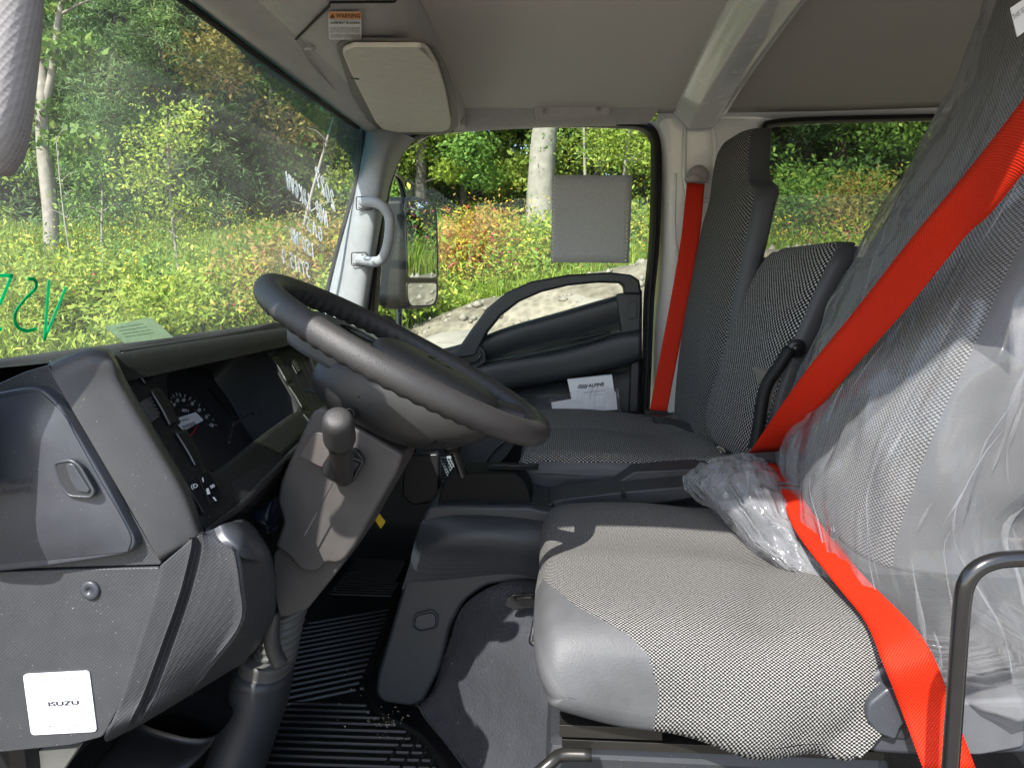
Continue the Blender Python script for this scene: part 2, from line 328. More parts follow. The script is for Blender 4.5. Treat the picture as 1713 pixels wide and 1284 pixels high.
def thin(name,c,f=.55,bmp=0):
    m=bpy.data.materials.new(name); m.use_nodes=True; t=m.node_tree; b=t.nodes['Principled BSDF']; o=t.nodes['Material Output']
    b.inputs['Base Color'].default_value=(*c,1); b.inputs['Roughness'].default_value=.7; tl=nn(t,'ShaderNodeBsdfTranslucent'); tl.inputs[0].default_value=(*c,1)
    tc=nn(t,'ShaderNodeTexCoord'); n=nn(t,'ShaderNodeTexNoise'); n.inputs['Scale'].default_value=180; n.inputs['Detail'].default_value=4; t.links.new(tc.outputs['Object'],n.inputs['Vector'])
    mr=nn(t,'ShaderNodeMapRange'); mr.inputs[3].default_value=.8; mr.inputs[4].default_value=1.15; t.links.new(n.outputs[0],mr.inputs[0])
    sc=nn(t,'ShaderNodeVectorMath',operation='SCALE'); sc.inputs[0].default_value=c; t.links.new(mr.outputs[0],sc.inputs['Scale']); t.links.new(sc.outputs[0],tl.inputs[0]); t.links.new(sc.outputs[0],b.inputs['Base Color'])
    mx=nn(t,'ShaderNodeMixShader'); mx.inputs[0].default_value=f; t.links.new(b.outputs[0],mx.inputs[1]); t.links.new(tl.outputs[0],mx.inputs[2]); t.links.new(mx.outputs[0],o.inputs[0]); return m
paintw=thin('white_paint_marker',(.9,.92,.93),.7); paintg=thin('green_paint_marker',(.0,.62,.33),.7)
belt=weave('red_webbing',(.64,.030,.008),(.42,.015,.004),.0018,rough=.5,bump=.5)
beltd=weave('charcoal_webbing',(.05,.05,.055),(.02,.02,.02),.0022,rough=.6)
fab=weave('light_tweed_fabric',(.30,.295,.285),(.010,.010,.010),.0025)
fabd=weave('charcoal_tweed_fabric',(.27,.265,.25),(.012,.012,.012),.0040,thr=.08)
fabp=weave('passenger_tweed_fabric',(.40,.39,.37),(.010,.010,.010),.0044,thr=.12)
gl=glass('clear_window_glass',dust_haze=.006); glt=glass('tinted_rear_glass',(.62,.65,.60),.028); gws=glass('windshield_glass',(.90,.95,.92),.03,dust_haze=.06)
shade=glass('teal_shade_band_glass',(.045,.17,.21),.04,dust_haze=.04)
filmm=film('clear_plastic_film',.16,24); filmb=film('bunched_plastic_film',.26,45); bagm=film('clear_bag_film',.05,40)
mirm=mat('mirror_surface',(.75,.78,.78),.02,.5,metal=1,var=0)
for n_ in mirm.node_tree.nodes:
    if n_.type=='MAP_RANGE' : n_.inputs[3].default_value=n_.inputs[4].default_value=(1 if n_.inputs[4].default_value>.5 else .01)
for n_ in vinyl.node_tree.nodes:
    if n_.type=='BUMP': n_.inputs['Distance'].default_value=.0018
# ================================================================== CAB SHELL
cab=thing('truck_cab','white painted crew cab shell with taupe headliner, windshield and light grey pillars','truck cab',(1.3,0,-.87))
def LZ(x): return .525-.05*((x-1.2)/.8)**2
# headliner front / rear
def liner(name,y0,y1,m,dz=0,n=9):
    G=[[ (x,y,LZ(x)+dz+.006*math.sin(y*3)) for y in np.linspace(y0,y1,5)] for x in np.linspace(.42,2.03,n)]
    return grid(name,G,m,cab,(4,4),thick=.02,off=1 if False else 0)
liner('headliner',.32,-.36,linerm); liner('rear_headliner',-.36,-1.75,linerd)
box('roof_panel',(1.22,-.55,.575),(1.72,2.5,.02),white,cab,.008)
for x,y in ((1045,30),(875,92)):   # headliner clips
    p=PZ(x,y,.515); lathe('headliner_clip',[(.012,0),(.012,.003),(.004,.006)],p,(0,0,-1),linerm,cab,12)
p=PZ(1485,22,.512); lathe('headliner_clip',[(.012,0),(.012,.003),(.004,.006)],p,(0,0,-1),linerd,cab,12)
# roof cross beam
secs=[]
for D,xl,xr,yy in ((2.03,1127,1222,186),(1.97,1133,1214,172),(1.80,1163,1255,122),(1.6,1205,1320,60),(1.35,1255,1395,-16),(1.1,1320,1500,-120),(.8,1440,1700,-330),(.5,1700,2100,-800)):
    a=P(xl,yy,D);b=P(xr,yy,D); z=LZ(D)-.004
    ya,yb=-.285,-.425
    lo=.052
    prof=[(ya+.0,z+.01),(ya-.004,z-.012),(ya-.012,z-.02),(ya-.035,z-.045),(ya-.045,z-lo),(yb+.05,z-lo),(yb+.035,z-lo+.006),(yb+.012,z-.02),(yb,z-.012),(yb-.004,z+.01)]
    secs.append([(D,y_,z_) for y_,z_ in prof])
grid('roof_beam',secs,white,cab,(4,3),thick=.003)
gus=[(1127,158),(1213,160),(1211,178),(1200,192),(1128,192),(1126,180)]
slab('beam_bracket',gus,2.015,.012,white,cab,.003,6)
for x,y in ((1141,186),(1194,184)): lathe('bracket_bolt',[(.009,0),(.009,.003),(.006,.004),(.006,.009),(.001,.010)],P(x,y,2.012),(-1,0,-.2),white,cab,12)
# roof side rail above the passenger door (taupe garnish with pad)
rows=[[(770,163,2.0),(900,164,2.0),(1030,165,2.0),(1115,166,2.0)],
      [(770,172,1.985),(900,171,1.985),(1030,170,1.985),(1106,172,1.985)],
      [(770,190,2.0),(900,190,2.0),(1030,188,2.0),(1098,190,2.0)],
      [(760,214,2.045),(900,208,2.045),(1030,205,2.045),(1085,205,2.045)],
      [(760,222,2.075),(900,214,2.075),(1030,211,2.075),(1080,211,2.075)]]
grid('roof_rail_trim',[[P(*q) for q in r] for r in rows],headm,cab,(5,6))
slab('rail_pad',[(893,169),(1021,164),(1022,194),(894,200)],1.982,.02,headm,cab,.006,8)
for x in (911,1001): lathe('pad_plug',[(.007,0),(.007,.002),(.003,.003)],P(x,185-(x-911)*.03,1.98),(-1,0,0),headm,cab,12)
# painted side rail + B pillar + rear quarter, with the windows left open
rr=[[(1105,163),(1215,160),(1420,158),(1640,156),(1900,154)],[(1103,172),(1215,168),(1420,164),(1640,163),(1900,160)],[(1100,186),(1215,190),(1420,184),(1640,182),(1900,178)],[(1098,215),(1215,204),(1420,196),(1640,194),(1900,190)]]
grid('roof_rail',[[P(x,y,D) for x,y in r] for r,D in zip(rr,(2.015,2.02,2.035,2.07))],white,cab,(5,6))
bp=[[(1084,205,2.09),(1106,200,2.055),(1140,198,2.045),(1200,198,2.045),(1250,198,2.05),(1300,200,2.07)],
    [(1098,235,2.10),(1113,235,2.06),(1140,235,2.05),(1200,235,2.05),(1255,228,2.055),(1278,222,2.09)],
    [(1104,300,2.12),(1117,300,2.07),(1140,300,2.06),(1200,300,2.06),(1258,300,2.065),(1276,300,2.11)],
    [(1098,450,2.15),(1112,450,2.10),(1140,450,2.09),(1200,450,2.09),(1255,450,2.09),(1274,450,2.13)],
    [(1090,560,2.16),(1102,560,2.12),(1140,560,2.10),(1200,560,2.10),(1255,560,2.10),(1270,560,2.13)],
    [(1084,720,2.17),(1100,720,2.13),(1140,720,2.11),(1200,720,2.11),(1255,720,2.11),(1270,720,2.13)],
    [(1080,900,2.17),(1090,900,2.15),(1130,900,2.13),(1180,900,2.13),(1230,900,2.13),(1250,900,2.15)]]
grid('door_pillar',[[P(*q) for q in r] for r in bp],white,cab,(5,4))
# pressed channel in the pillar
ch=rnd_poly([(1146,196),(1190,198),(1196,240),(1196,335),(1150,335),(1144,290)],10)
tube('pillar_swage',[P(x,y,2.045) for x,y in ch],.006,white,cab,1,8,True,smoothpath=False)
tube('pillar_swage',[P(x,y,D) for x,y,D in ((1130,290,2.058),(1128,380,2.075),(1134,425,2.085),(1150,440,2.09))],.004,white,cab,5,8)
slab('panel_below_rear_window',[(1268,430),(1900,440),(1900,900),(1250,900)],2.12,.03,blackp,cab,.004,6)
# window seals and glass
def ring(name,o,i,Do,Di,Dm,m,par,cv=True):
    n=len(o); mid=[((a[0]+b[0])/2,(a[1]+b[1])/2) for a,b in zip(o,i)]
    G=[[P(*q,Do) for q in o],[P(*q,Dm) for q in mid],[P(*q,Di) for q in i],[P(*q,Di+.04) for q in i]]
    return grid(name,G,m,par,(3,4),cv=cv)
def leanD(y): return 2.155-(600-y)*.00018
io=[(628,620),(632,520),(642,400),(655,310),(678,252),(716,228),(800,218),(920,213),(1040,215),(1072,220),(1086,235),(1089,262),(1086,400),(1077,500),(1074,620),(1068,740)]
oo=[(600,620),(612,520),(628,400),(640,310),(660,246),(698,214),(790,205),(920,201),(1050,203),(1090,208),(1104,225),(1107,262),(1104,400),(1095,500),(1090,620),(1084,740)]
ring('door_window_seal',oo,io,2.085,2.12,2.06,rubber,cab,False)
ri=[(1276,430),(1277,300),(1279,240),(1284,222),(1297,212),(1400,206),(1700,200),(1960,196),(1960,450),(1700,435),(1400,430)]
ro=[(1268,440),(1268,300),(1268,230),(1275,212),(1292,200),(1400,194),(1700,188),(1980,184),(1980,470),(1700,450),(1400,442)]
ring('rear_window_seal',ro,ri,2.06,2.11,2.045,rubber,cab)
prism('rear_side_glass',[P(x,y,2.12) for x,y in ri],(.004,0,0),glt,cab)
# a pillar (passenger)
ap=[[(600,205,2.0),(612,206,1.975),(640,212,1.97),(670,222,1.99),(694,232,2.06)],
    [(604,225,2.02),(615,232,1.985),(635,240,1.975),(655,250,1.99),(672,262,2.07)],
    [(600,280,2.04),(608,285,2.0),(625,292,1.985),(642,300,2.0),(652,310,2.08)],
    [(583,350,2.06),(592,355,2.02),(610,362,2.0),(630,372,2.01),(640,380,2.09)],
    [(560,440,2.08),(572,445,2.04),(593,450,2.02),(617,458,2.03),(628,462,2.10)],
    [(541,520,2.10),(556,525,2.05),(580,530,2.03),(606,535,2.04),(618,540,2.12)],
    [(530,580,2.10),(545,585,2.06),(570,590,2.04),(600,600,2.05),(612,600,2.13)]]
grid('windshield_pillar',[[P(*q) for q in r] for r in ap],trimg,cab,(6,5))
# driver side pillar and sill edge (mostly outside the frame, they shade the dash)
loft('driver_pillar',[((.60,.60,-.2),(.03,0,0),(0,.05,0)),((.58,.56,.1),(.03,0,0),(0,.045,0)),((.55,.50,.46),(.03,0,0),(0,.045,0))],trimg,cab)
box('driver_roof_edge',(.44,-.5,.50),(.08,2.2,.10),white,cab,.02)
box('driver_rear_pillar',(.50,-.86,-.2),(.10,.26,1.4),white,cab,.03)
box('rear_cab_wall',(1.25,-1.78,-.15),(1.8,.03,1.5),headm,cab,.01)
# windshield: slightly bowed sheet
def wsy(x,z): return .714-.293*(z+.097)+.02*(1-((x-1.25)/.85)**2)
G=[[(x,wsy(x,z)-.02,z) for z in np.linspace(-.16,.45,6)] for x in np.linspace(.45,2.08,10)]
wsg=grid('windshield',G,gws,cab,(3,2))
# shade band along the header and corner
bo=[(250,-140),(350,0),(430,62),(520,140),(600,206),(606,225),(598,285)]
bi=[(180,-140),(318,0),(390,72),(475,165),(560,235),(585,262),(592,300)]
grid('shade_band',[[WS(x,y,.004) for x,y in bo],[WS((x+a)/2,(y+b_)/2,.004) for (x,y),(a,b_) in zip(bo,bi)],[WS(x,y,.004) for x,y in bi]],shade,wsg,(2,5))
eo=[(376,0),(450,72),(560,150),(604,206),(607,230),(600,288),(580,360),(556,450),(540,525)]
tube('header_seal',[(x,.566-(0 if x<1.75 else (x-1.75)*.05),.4125) for x in (.45,.8,1.2,1.6,1.8,1.93)],.006,rubber,wsg,4,8)
tube('windshield_seal',[WS(x,y,.006) for x,y in [(240,-150)]+eo],.006,rubber,wsg,5,8)
# header trim and overhead console
hx=np.linspace(.45,2.0,9)
G=[]
for x in hx:
    e=.0 if x<1.75 else (x-1.75)*.3
    G.append([(x,.575-e*.2,.43),(x,.555,.418),(x,.53,.412),(x,.49,.425),(x,.455,.43),(x,.42,.425)])
grid('header_strip',G,headm,cab,(3,4),thick=.004)
G=[]
for x in hx:
    G.append([(x,.47,.428),(x,.44,.422),(x,.40,.424),(x,.36,.426),(x,.325,.428),(x,.30,.432),(x,.285,.445),(x,.278,.47),(x,.275,.52)])
oc=grid('overhead_console',G,headm,cab,(3,4),thick=.004)
tube('console_seam',[PZ(495,66,.419),PZ(551,10,.419),PZ(552,4,.419),PZ(660,3,.421),PZ(668,-6,.421)],.0022,rubber,oc,1,6,smoothpath=False)
tube('console_seam',[PZ(495,66,.419),PZ(520,108,.417),PZ(560,150,.419)],.0018,headm,oc,4,6)
slab('console_end_cap',[(760,150),(778,150),(776,210),(758,212)],1.99,.05,headm,oc,.004,5)
lathe('console_clip',[(.010,0),(.010,.002),(.006,.004)],PZ(518,82,.418),(0,0,-1),headm,oc,14)
# warning label on the console
ZL=.4205
def hz(x,y,z=ZL-.002): return PZ(x,y,z)
wl=prism('warning_label',[hz(x,y) for x,y in rnd_poly([(549,20),(604,20),(605,66),(550,66)],3)],(0,0,-.0006),paper,oc)
prism('warning_band',[hz(x,y,ZL-.0028) for x,y in [(550,21),(604,21),(604,31.5),(550,31.5)]],(0,0,-.0004),orange,wl)
prism('warning_triangle',[hz(x,y,ZL-.0036) for x,y in [(552,30.5),(556,22.5),(560,30.5)]],(0,0,-.0002),ink,wl)
def lab(s,x0,y0,x1,y1,h,m=ink,z=ZL-.0036,bold=0): return text('warning_text',s,hz(x0,y0,z),hz(x1,y1,z),hz(x0,y0-h,z),m,wl,bold=bold)
lab('WARNING',562,30.6,602,30.6,7.5,bold=.02)
lab('ALARM MUST BE AUDIBLE!',552,40.5,602,40.5,4,bold=.02)
for k,(s,y) in enumerate((('THIS VEHICLE IS EQUIPPED WITH BACKUP ALARM',35),('FAILURE TO MAINTAIN A CLEAR VIEW',48.5),('IN THE DIRECTION OF TRAVEL COULD',52),('RESULT IN SERIOUS INJURY OR DEATH.',55.5),('THE OPERATOR IS RESPONSIBLE FOR',60.5),('THE SAFE OPERATION OF THIS VEHICLE.',64))):
    lab(s,552,y,602,y,2.4)
# floor, firewall, kick panels
box('floor',(1.3,-.5,-.895),(1.7,2.6,.04),blackp,cab,.01)
G=[[(x,y,z) for y,z in ((.62,-.88),(.72,-.84),(.80,-.7),(.80,-.4),(.76,-.15),(.74,-.10))] for x in np.linspace(.5,2.1,4)]
grid('firewall',G,blackp,cab,(2,4),thick=.01)
G=[[(2.12,y,z) for y in (.8,.5,.2,-.1)] for z in (-.34,-.6,-.88)]
grid('kick_panel',G,doorm,cab,(2,2),thick=.01)
# ---------------- sun visor
vz=.404
vis=thing('sun_visor','pale vinyl sun visor folded up under the overhead console','sun visor',PZ(690,150,vz))
G=[]
vp=[(572,88),(590,79),(700,79),(716,84),(732,110),(745,150),(755,205),(752,217),(740,221),(665,222),(640,217),(628,205),(600,150),(585,120)]
prism('visor_panel',[PZ(x,y,vz-.006*(i in range(2,9))) for i,(x,y) in enumerate(rnd_poly(vp,5,2))],(0,0,.009),visorm,vis,.003,3)
prism('visor_edge_flap',[PZ(x,y,vz+.012) for x,y in [(716,82),(726,80),(745,120),(770,205),(770,212),(760,213),(744,150),(728,108)]],(0,0,.006),headm,vis,.002,2)
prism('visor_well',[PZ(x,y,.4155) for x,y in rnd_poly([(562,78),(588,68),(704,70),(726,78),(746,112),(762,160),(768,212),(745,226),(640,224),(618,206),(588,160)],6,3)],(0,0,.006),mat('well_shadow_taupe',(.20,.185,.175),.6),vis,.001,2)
prism('visor_label_mark',[PZ(x,y,vz-.0008) for x,y in [(584,129),(591,131),(601,132),(600,133.5),(590,132.5)]],(0,0,-.0004),ink,vis)
# ---------------- grab handle on passenger pillar
gh=thing('pillar_grab_handle','light grey grab handle screwed to the passenger side windshield pillar','grab handle',P(625,390,1.97))
hp=[(606,338,2.0),(622,338,1.955),(640,345,1.94),(651,362,1.94),(652,385,1.94),(648,412,1.945),(640,432,1.95),(628,438,1.96),(612,436,1.985),(596,434,2.03)]
tube('grip',[P(*q) for q in hp],.0125,trimg,gh,5,14,ex=1.15)
for q,w in (((609,340,1.99),11),((601,433,2.01),11)):
    x,y,D=q; slab('handle_mount',[(x-w,y-9),(x+w,y-9),(x+w,y+9),(x-w,y+9)],D,.02,trimg,gh,.004,4)
    tube('mount_shadow_gap',[P(a,b,D+.002) for a,b in rnd_poly([(x-w-2,y-11),(x+w+2,y-11),(x+w+2,y+11),(x-w-2,y+11)],4)],.0015,dashg,gh,1,6,True,smoothpath=False)
# driver's own grab handle, top left corner, dimpled grip
dg_=thing('driver_grab_handle','pale dimpled vertical grab handle in the upper left corner beside the windshield','grab handle',P(10,150,.55))
dimp=mat('dimpled_grey_grip',(.27,.26,.265),.5,.4,grain=240,bump=.8)
pxl('grip',[(-60,-130,70,-130,.55,.016),(-60,-30,66,-30,.55,.018),(-55,60,60,60,.555,.019),(-50,150,50,150,.56,.019),(-42,220,40,220,.565,.019),(-48,262,30,262,.57,.018),(-55,285,14,297,.575,.015)],dimp,dg_,e=2.4,r1=.012,n=40)
# ================================================================== PASSENGER DOOR
door=thing('passenger_door','dark grey passenger door with arched top rail and clear window','truck door',P(900,620,2.16))
Ys=[640,760,850,940,1030,1074]
belt_=[604,580,548,522,496,486]
G=[[P(x,b_,2.165) for x,b_ in zip(Ys,belt_)],[P(x,b_+5,2.135) for x,b_ in zip(Ys,belt_)],[P(x,b_+26+i,2.135) for i,(x,b_) in enumerate(zip(Ys,belt_))],
   [P(x,y,2.15) for x,y in zip(Ys,(640,618,600,585,560,545))],
   [P(x,y,2.105) for x,y in zip(Ys,(646,624,604,588,562,556))],
   [P(x,y,2.10) for x,y in zip(Ys,(660,646,630,616,596,585))],
   [P(x,y,2.11) for x,y in zip(Ys,(672,662,648,634,614,600))],
   [P(x,y,2.155) for x,y in zip(Ys,(682,672,657,642,622,608))],
   [P(x,y,2.155) for x,y in zip(Ys,(720,720,715,705,690,680))],
   [P(x,y,2.15) for x,y in zip(Ys,(900,900,900,900,900,900))]]
grid('door_panel',G,doorm,door,(4,6),thick=.006)
out=[(748,603),(768,580),(790,548),(815,515),(848,488),(890,470),(950,459),(1020,455),(1055,459),(1070,468),(1074,492)]
inn=[(1044,492),(1043,479),(1036,474),(1000,473),(950,478),(905,489),(868,505),(838,528),(815,556),(800,585),(796,596)]
prism('arched_rail',[P(x,y,2.10) for x,y in out+inn],(.05,0,0),doorm,door,.008,3)
slab('door_edge_trim',[(1030,492),(1073,484),(1068,690),(1052,692),(1056,600),(1040,560)],2.125,.02,doorm,door,.005,5)
slab('switch_blank',[(1052,505),(1066,503),(1066,532),(1051,534)],2.122,.01,doorm,door,.002,3)
slab('handle_bezel',[(752,590),(800,574),(812,588),(814,606),(785,622),(758,606)],2.105,.02,doorm,door,.004,5)
slab('handle_cup',[(762,592),(798,581),(806,592),(806,603),(786,613),(766,604)],2.1035,.005,blackp,door,.002,4)
pull=tube('door_pull_lever',[P(786,608,2.10),P(796,603,2.09),P(804,594,2.09),P(800,585,2.10)],.004,doorm,door,4,8)
tube('panel_crease',[P(*q) for q in ((830,609,2.104),(900,590,2.10),(960,575,2.098),(1000,566,2.098),(1012,562,2.10))],.0022,dashg,door,5,6)
tube('armrest_pull_slot',[P(*q) for q in ((955,567,2.095),(990,562,2.094),(1018,556,2.095),(1014,562,2.094),(985,572,2.094),(955,575,2.095))],.002,blackp,door,3,6,True)
dgl=prism('door_glass',[P(x,y,2.14) for x,y in [(628,640)]+io[1:-2]+[(1074,620)]],(.004,0,0),gl,door)
# ---------------- carbon sheet stuck on the glass
sh=thing('window_sheet','grey perforated sheet of paper taped inside the passenger window','paper sheet',P(988,366,2.125))
c0,c1,c2,c3=P(925,293,2.125),P(1058,293,2.125),P(1052,440,2.13),P(921,439,2.13)
G=[[ (c0*(1-u)+c1*u)*(1-v)+(c3*(1-u)+c2*u)*v + np.array([-.002*math.sin(u*7+v*5),0,0]) for u in np.linspace(0,1,6)] for v in np.linspace(0,1,6)]
sheetm=thin('grey_carbon_sheet',(.66,.66,.68),.5)
grid('sheet',G,sheetm,sh,(2,2),thick=.0006)
hol=[]
for k in range(22):
    v=(k+.7)/22.4
    for u,on in((.022,1),(.955,v>.28)):
        if on:
            q=(c0*(1-u)+c1*u)*(1-v)+(c3*(1-u)+c2*u)*v+np.array([-.0045,0,0]); hol.append(q)
V=[];Fc=[]
for q in hol:
    b0=len(V); V+= [q+np.array([0,.0026*math.cos(a),.0026*math.sin(a)]) for a in np.arange(8)*math.pi/4]; Fc.append(tuple(range(b0,b0+8)))
mk('feed_hole_dots',V,Fc,mat('feed_hole_daylight',(.8,.82,.72),.8,var=0),sh,smooth=False)  # pale discs paint the daylight showing through the perforations
# ---------------- leaflets in the door pocket
lf=thing('accessory_leaflet','white leaflet box with slanted bar logo standing in a clear bag in the door pocket','leaflet',P(990,660,2.0))
lq=[(949,635),(1024,627),(1029,664),(957,672)]
slab('box_card',lq,2.045,.02,paper,lf,.001,1)
def lt(s,x0,y0,x1,y1,h,m=ink,bold=0): text('printed_text',s,P(x0,y0,2.043),P(x1,y1,2.043),P(x0+h*.1,y0-h,2.043),m,lf,bold=bold)
for k in range(6):
    x=966+k*2.6; prism('logo_bar',[P(a,b,2.0435) for a,b in ((x,649.5),(x+1.4,649.4),(x+4.5,642.6),(x+3.1,642.8))],(-.0003,0,0),ink,lf)
lt('ALPINE',984,648,1010,645,6,bold=.03)
lt('THE PERFORMANCE',976,658,1012,654,2.5,inkg); lt('ILX-407',986,664,1003,662,3.4,inkg)
bk=thing('leaflet_bag','flat white booklet in a clear plastic bag in the door pocket','booklet',P(965,680,1.99))
slab('booklet',[(922,673),(1030,655),(1033,685),(925,692)],2.03,.006,paper,bk,.001,1)
G=[[P(x,y,2.02-.006*((i+j)%2)) for j,x in enumerate((897,930,965,1000,1037))] for i,y in enumerate((640+20,668,676,690))]
G[0]=[P(x,y,2.02) for x,y in ((899,662),(935,658),(970,652),(1005,645),(1035,650))]
grid('clear_bag',G,bagm,bk,(5,5),fn=wob(.004,40))
# ---------------- outside mirror
mir=thing('door_mirror','tall black truck mirror on a tubular arm outside the passenger window','mirror',P(690,600,2.45))
MN=np.array([.35,.936,-.034])
def MR(x,y,off=0): return PL(x,y,np.array([2.35,.543,.05])-MN*off,MN)
face=rnd_poly([(676,332),(700,328),(722,334),(733,348),(737,420),(735,500),(728,514),(684,518),(674,500)],9)
prism('mirror_housing',[MR(x,y,0) for x,y in face],np.array([.0,.10,0]),mat('mirror_housing_plastic',(.014,.016,.018),.5,.2,bump=.2),mir,.018,4)
mi_=rnd_poly([(678,337),(700,332),(720,338),(729,350),(732,420),(732,466),(681,466)],7)
prism('mirror_glass',[MR(x,y,.0012) for x,y in mi_],(-.0003,-.0008,.0),mirm,mir,.0)
mi2=rnd_poly([(680,472),(732,472),(731,500),(725,511),(687,513),(681,500)],7)
prism('wide_angle_glass',[MR(x,y,.0012) for x,y in mi2],(-.0003,-.0008,.0),mirm,mir,.0)
for q in (mi_,mi2): tube('glass_rim',[MR(x,y,.002) for x,y in q],.004,blackp,mir,1,6,True,smoothpath=False)
tube('mirror_arm',[P(668,506,2.46),P(668,560,2.44),P(672,596,2.40),P(668,606,2.3),P(655,612,2.2)],.011,blackmetal,mir,5,10)
tube('mirror_arm',[P(676,330,2.46),P(668,300,2.42),P(650,285,2.3),P(640,280,2.2)],.011,blackmetal,mir,5,10)
# marker handwriting on the windshield
GLY={'2':[[(0,.8),(.3,1),(.6,.8),(.5,.5),(0,0),(.7,.05)]],'0':[[(.35,1),(.05,.7),(.05,.3),(.35,0),(.65,.3),(.65,.7),(.35,1)]],'7':[[(0,1),(.7,.95),(.3,0)]],
'N':[[(0,0),(.05,1),(.6,0),(.65,1)]],'Q':[[(.35,1),(.05,.7),(.05,.3),(.35,0),(.65,.3),(.65,.7),(.35,1)],[(.35,.3),(.7,-.1)]],'R':[[(0,0),(.05,1),(.5,.9),(.5,.6),(.05,.5),(.6,0)]],
'1':[[(.3,1),(.3,0)]],'8':[[(.5,.9),(.2,1),(.1,.75),(.5,.4),(.5,.1),(.2,0),(.05,.2),(.5,.7),(.5,.9)]],'K':[[(0,1),(0,0)],[(.6,1),(.05,.5),(.6,0)]],
'G':[[(.6,.85),(.3,1),(.05,.5),(.3,0),(.6,.15),(.6,.5),(.35,.5)]],'V':[[(0,1),(.3,0),(.65,1)]],'W':[[(0,1),(.15,0),(.35,.7),(.5,0),(.75,1)]],'A':[[(0,0),(.3,1),(.6,0)],[(.1,.4),(.5,.4)]],
'S':[[(.6,.9),(.2,1),(.1,.7),(.5,.4),(.45,.05),(0,.05)]],'5':[[(.6,1),(.1,1),(.1,.6),(.5,.6),(.5,.1),(0,0)]],'"':[[(.2,1.1),(.2,.8)],[(.4,1.1),(.4,.8)]],'B':[[(0,0),(0,1),(.5,.85),(.05,.5),(.6,.3),(0,0)]],
'9':[[(.5,.7),(.2,.95),(.05,.7),(.3,.5),(.5,.7),(.45,0)]],'.':[[(.2,.1),(.25,.05)]],' ':[]}
def hand(name,s,p0,p1,h,m,par,r=.0013):
    p0=np.array(p0,float);p1=np.array(p1,float); n=len(s); V=[];Fc=[]
    st=(p1-p0)/n
    for k,c in enumerate(s):
        for pl in GLY[c]:
            pts=cr([WS(*(p0+st*(k+.95*x)+np.array([(-.12)*h*z,-1.18*h*z])),.006) for x,z in pl],4)
            for a,b in zip(pts[:-1],pts[1:]):
                d=b-a; L=np.linalg.norm(d)+1e-9; sx=np.cross(d/L,WSN)*r; b0=len(V); e=d/L*r*.6; V+=[a-sx-e,a+sx-e,b+sx+e,b-sx+e]; Fc.append((b0,b0+1,b0+2,b0+3))
    o=mk(name,V,Fc,m,par,smooth=False); sol(o,.0008); return o
hand('marker_writing','2027',(560,352),(528,306),25,paintw,wsg,.0026)
hand('marker_writing','NQR 18KGVW',(548,380),(479,312),22,paintw,wsg,.0024)
hand('marker_writing','GAS',(540,405),(510,380),19,paintw,wsg,.0024)
hand('marker_writing','150"WB',(526,432),(486,402),19,paintw,wsg,.0024)
hand('marker_writing','59915.9',(518,464),(471,437),19,paintw,wsg,.0024)
def c1(x,y): return (x/3.057,400+y/3.057)
GLY['v']=[[]]
def strokes(name,pls,m,par,r):
    V=[];Fc=[]
    for pl in pls:
        pts=cr([WS(*c1(x,y),.006) for x,y in pl],5 if len(pl)>3 else 1)
        for a,b in zip(pts[:-1],pts[1:]):
            d=b-a; L=np.linalg.norm(d)+1e-9; sx=np.cross(d/L,WSN)*r; e=d/L*r*.6; b0=len(V); V+=[a-sx-e,a+sx-e,b+sx+e,b-sx+e]; Fc.append((b0,b0+1,b0+2,b0+3))
    o=mk(name,V,Fc,m,par,smooth=False); sol(o,.0008)
strokes('marker_writing',[[(335,250),(228,512),(250,212)],[(145,202),(178,208),(182,250),(125,310),(78,380),(85,440),(130,468),(185,458)],[(-20,187),(60,185),(0,330)],[(-4,462),(6,460)]],paintg,wsg,.0022)
# paper lying on the dash by the glass
pp=thing('dash_paper','pale green slip of paper lying against the windshield on the dash','paper slip',WS(230,550,.02))
prism('slip',[WS(x,y,.015) for x,y in ((173,546),(253,531),(290,564),(208,574))],(0,-.0006,0),thin('green_slip',(.62,.72,.56),.6),pp)
for k in range(4): prism('slip_print',[WS(x,y,.017) for x,y in ((195+k*5,548+k*5),(240+k*6,541+k*5),(240+k*6,541.8+k*5),(195+k*5,548.9+k*5))],(0,-.0002,0),mat('slip_ink',(.12,.3,.18),.6),pp)
# ================================================================== DASHBOARD
dash=thing('dashboard','charcoal dashboard with instrument recess, rocker switches and air vents','dashboard',(1.1,.6,-.3))
dsol=[]
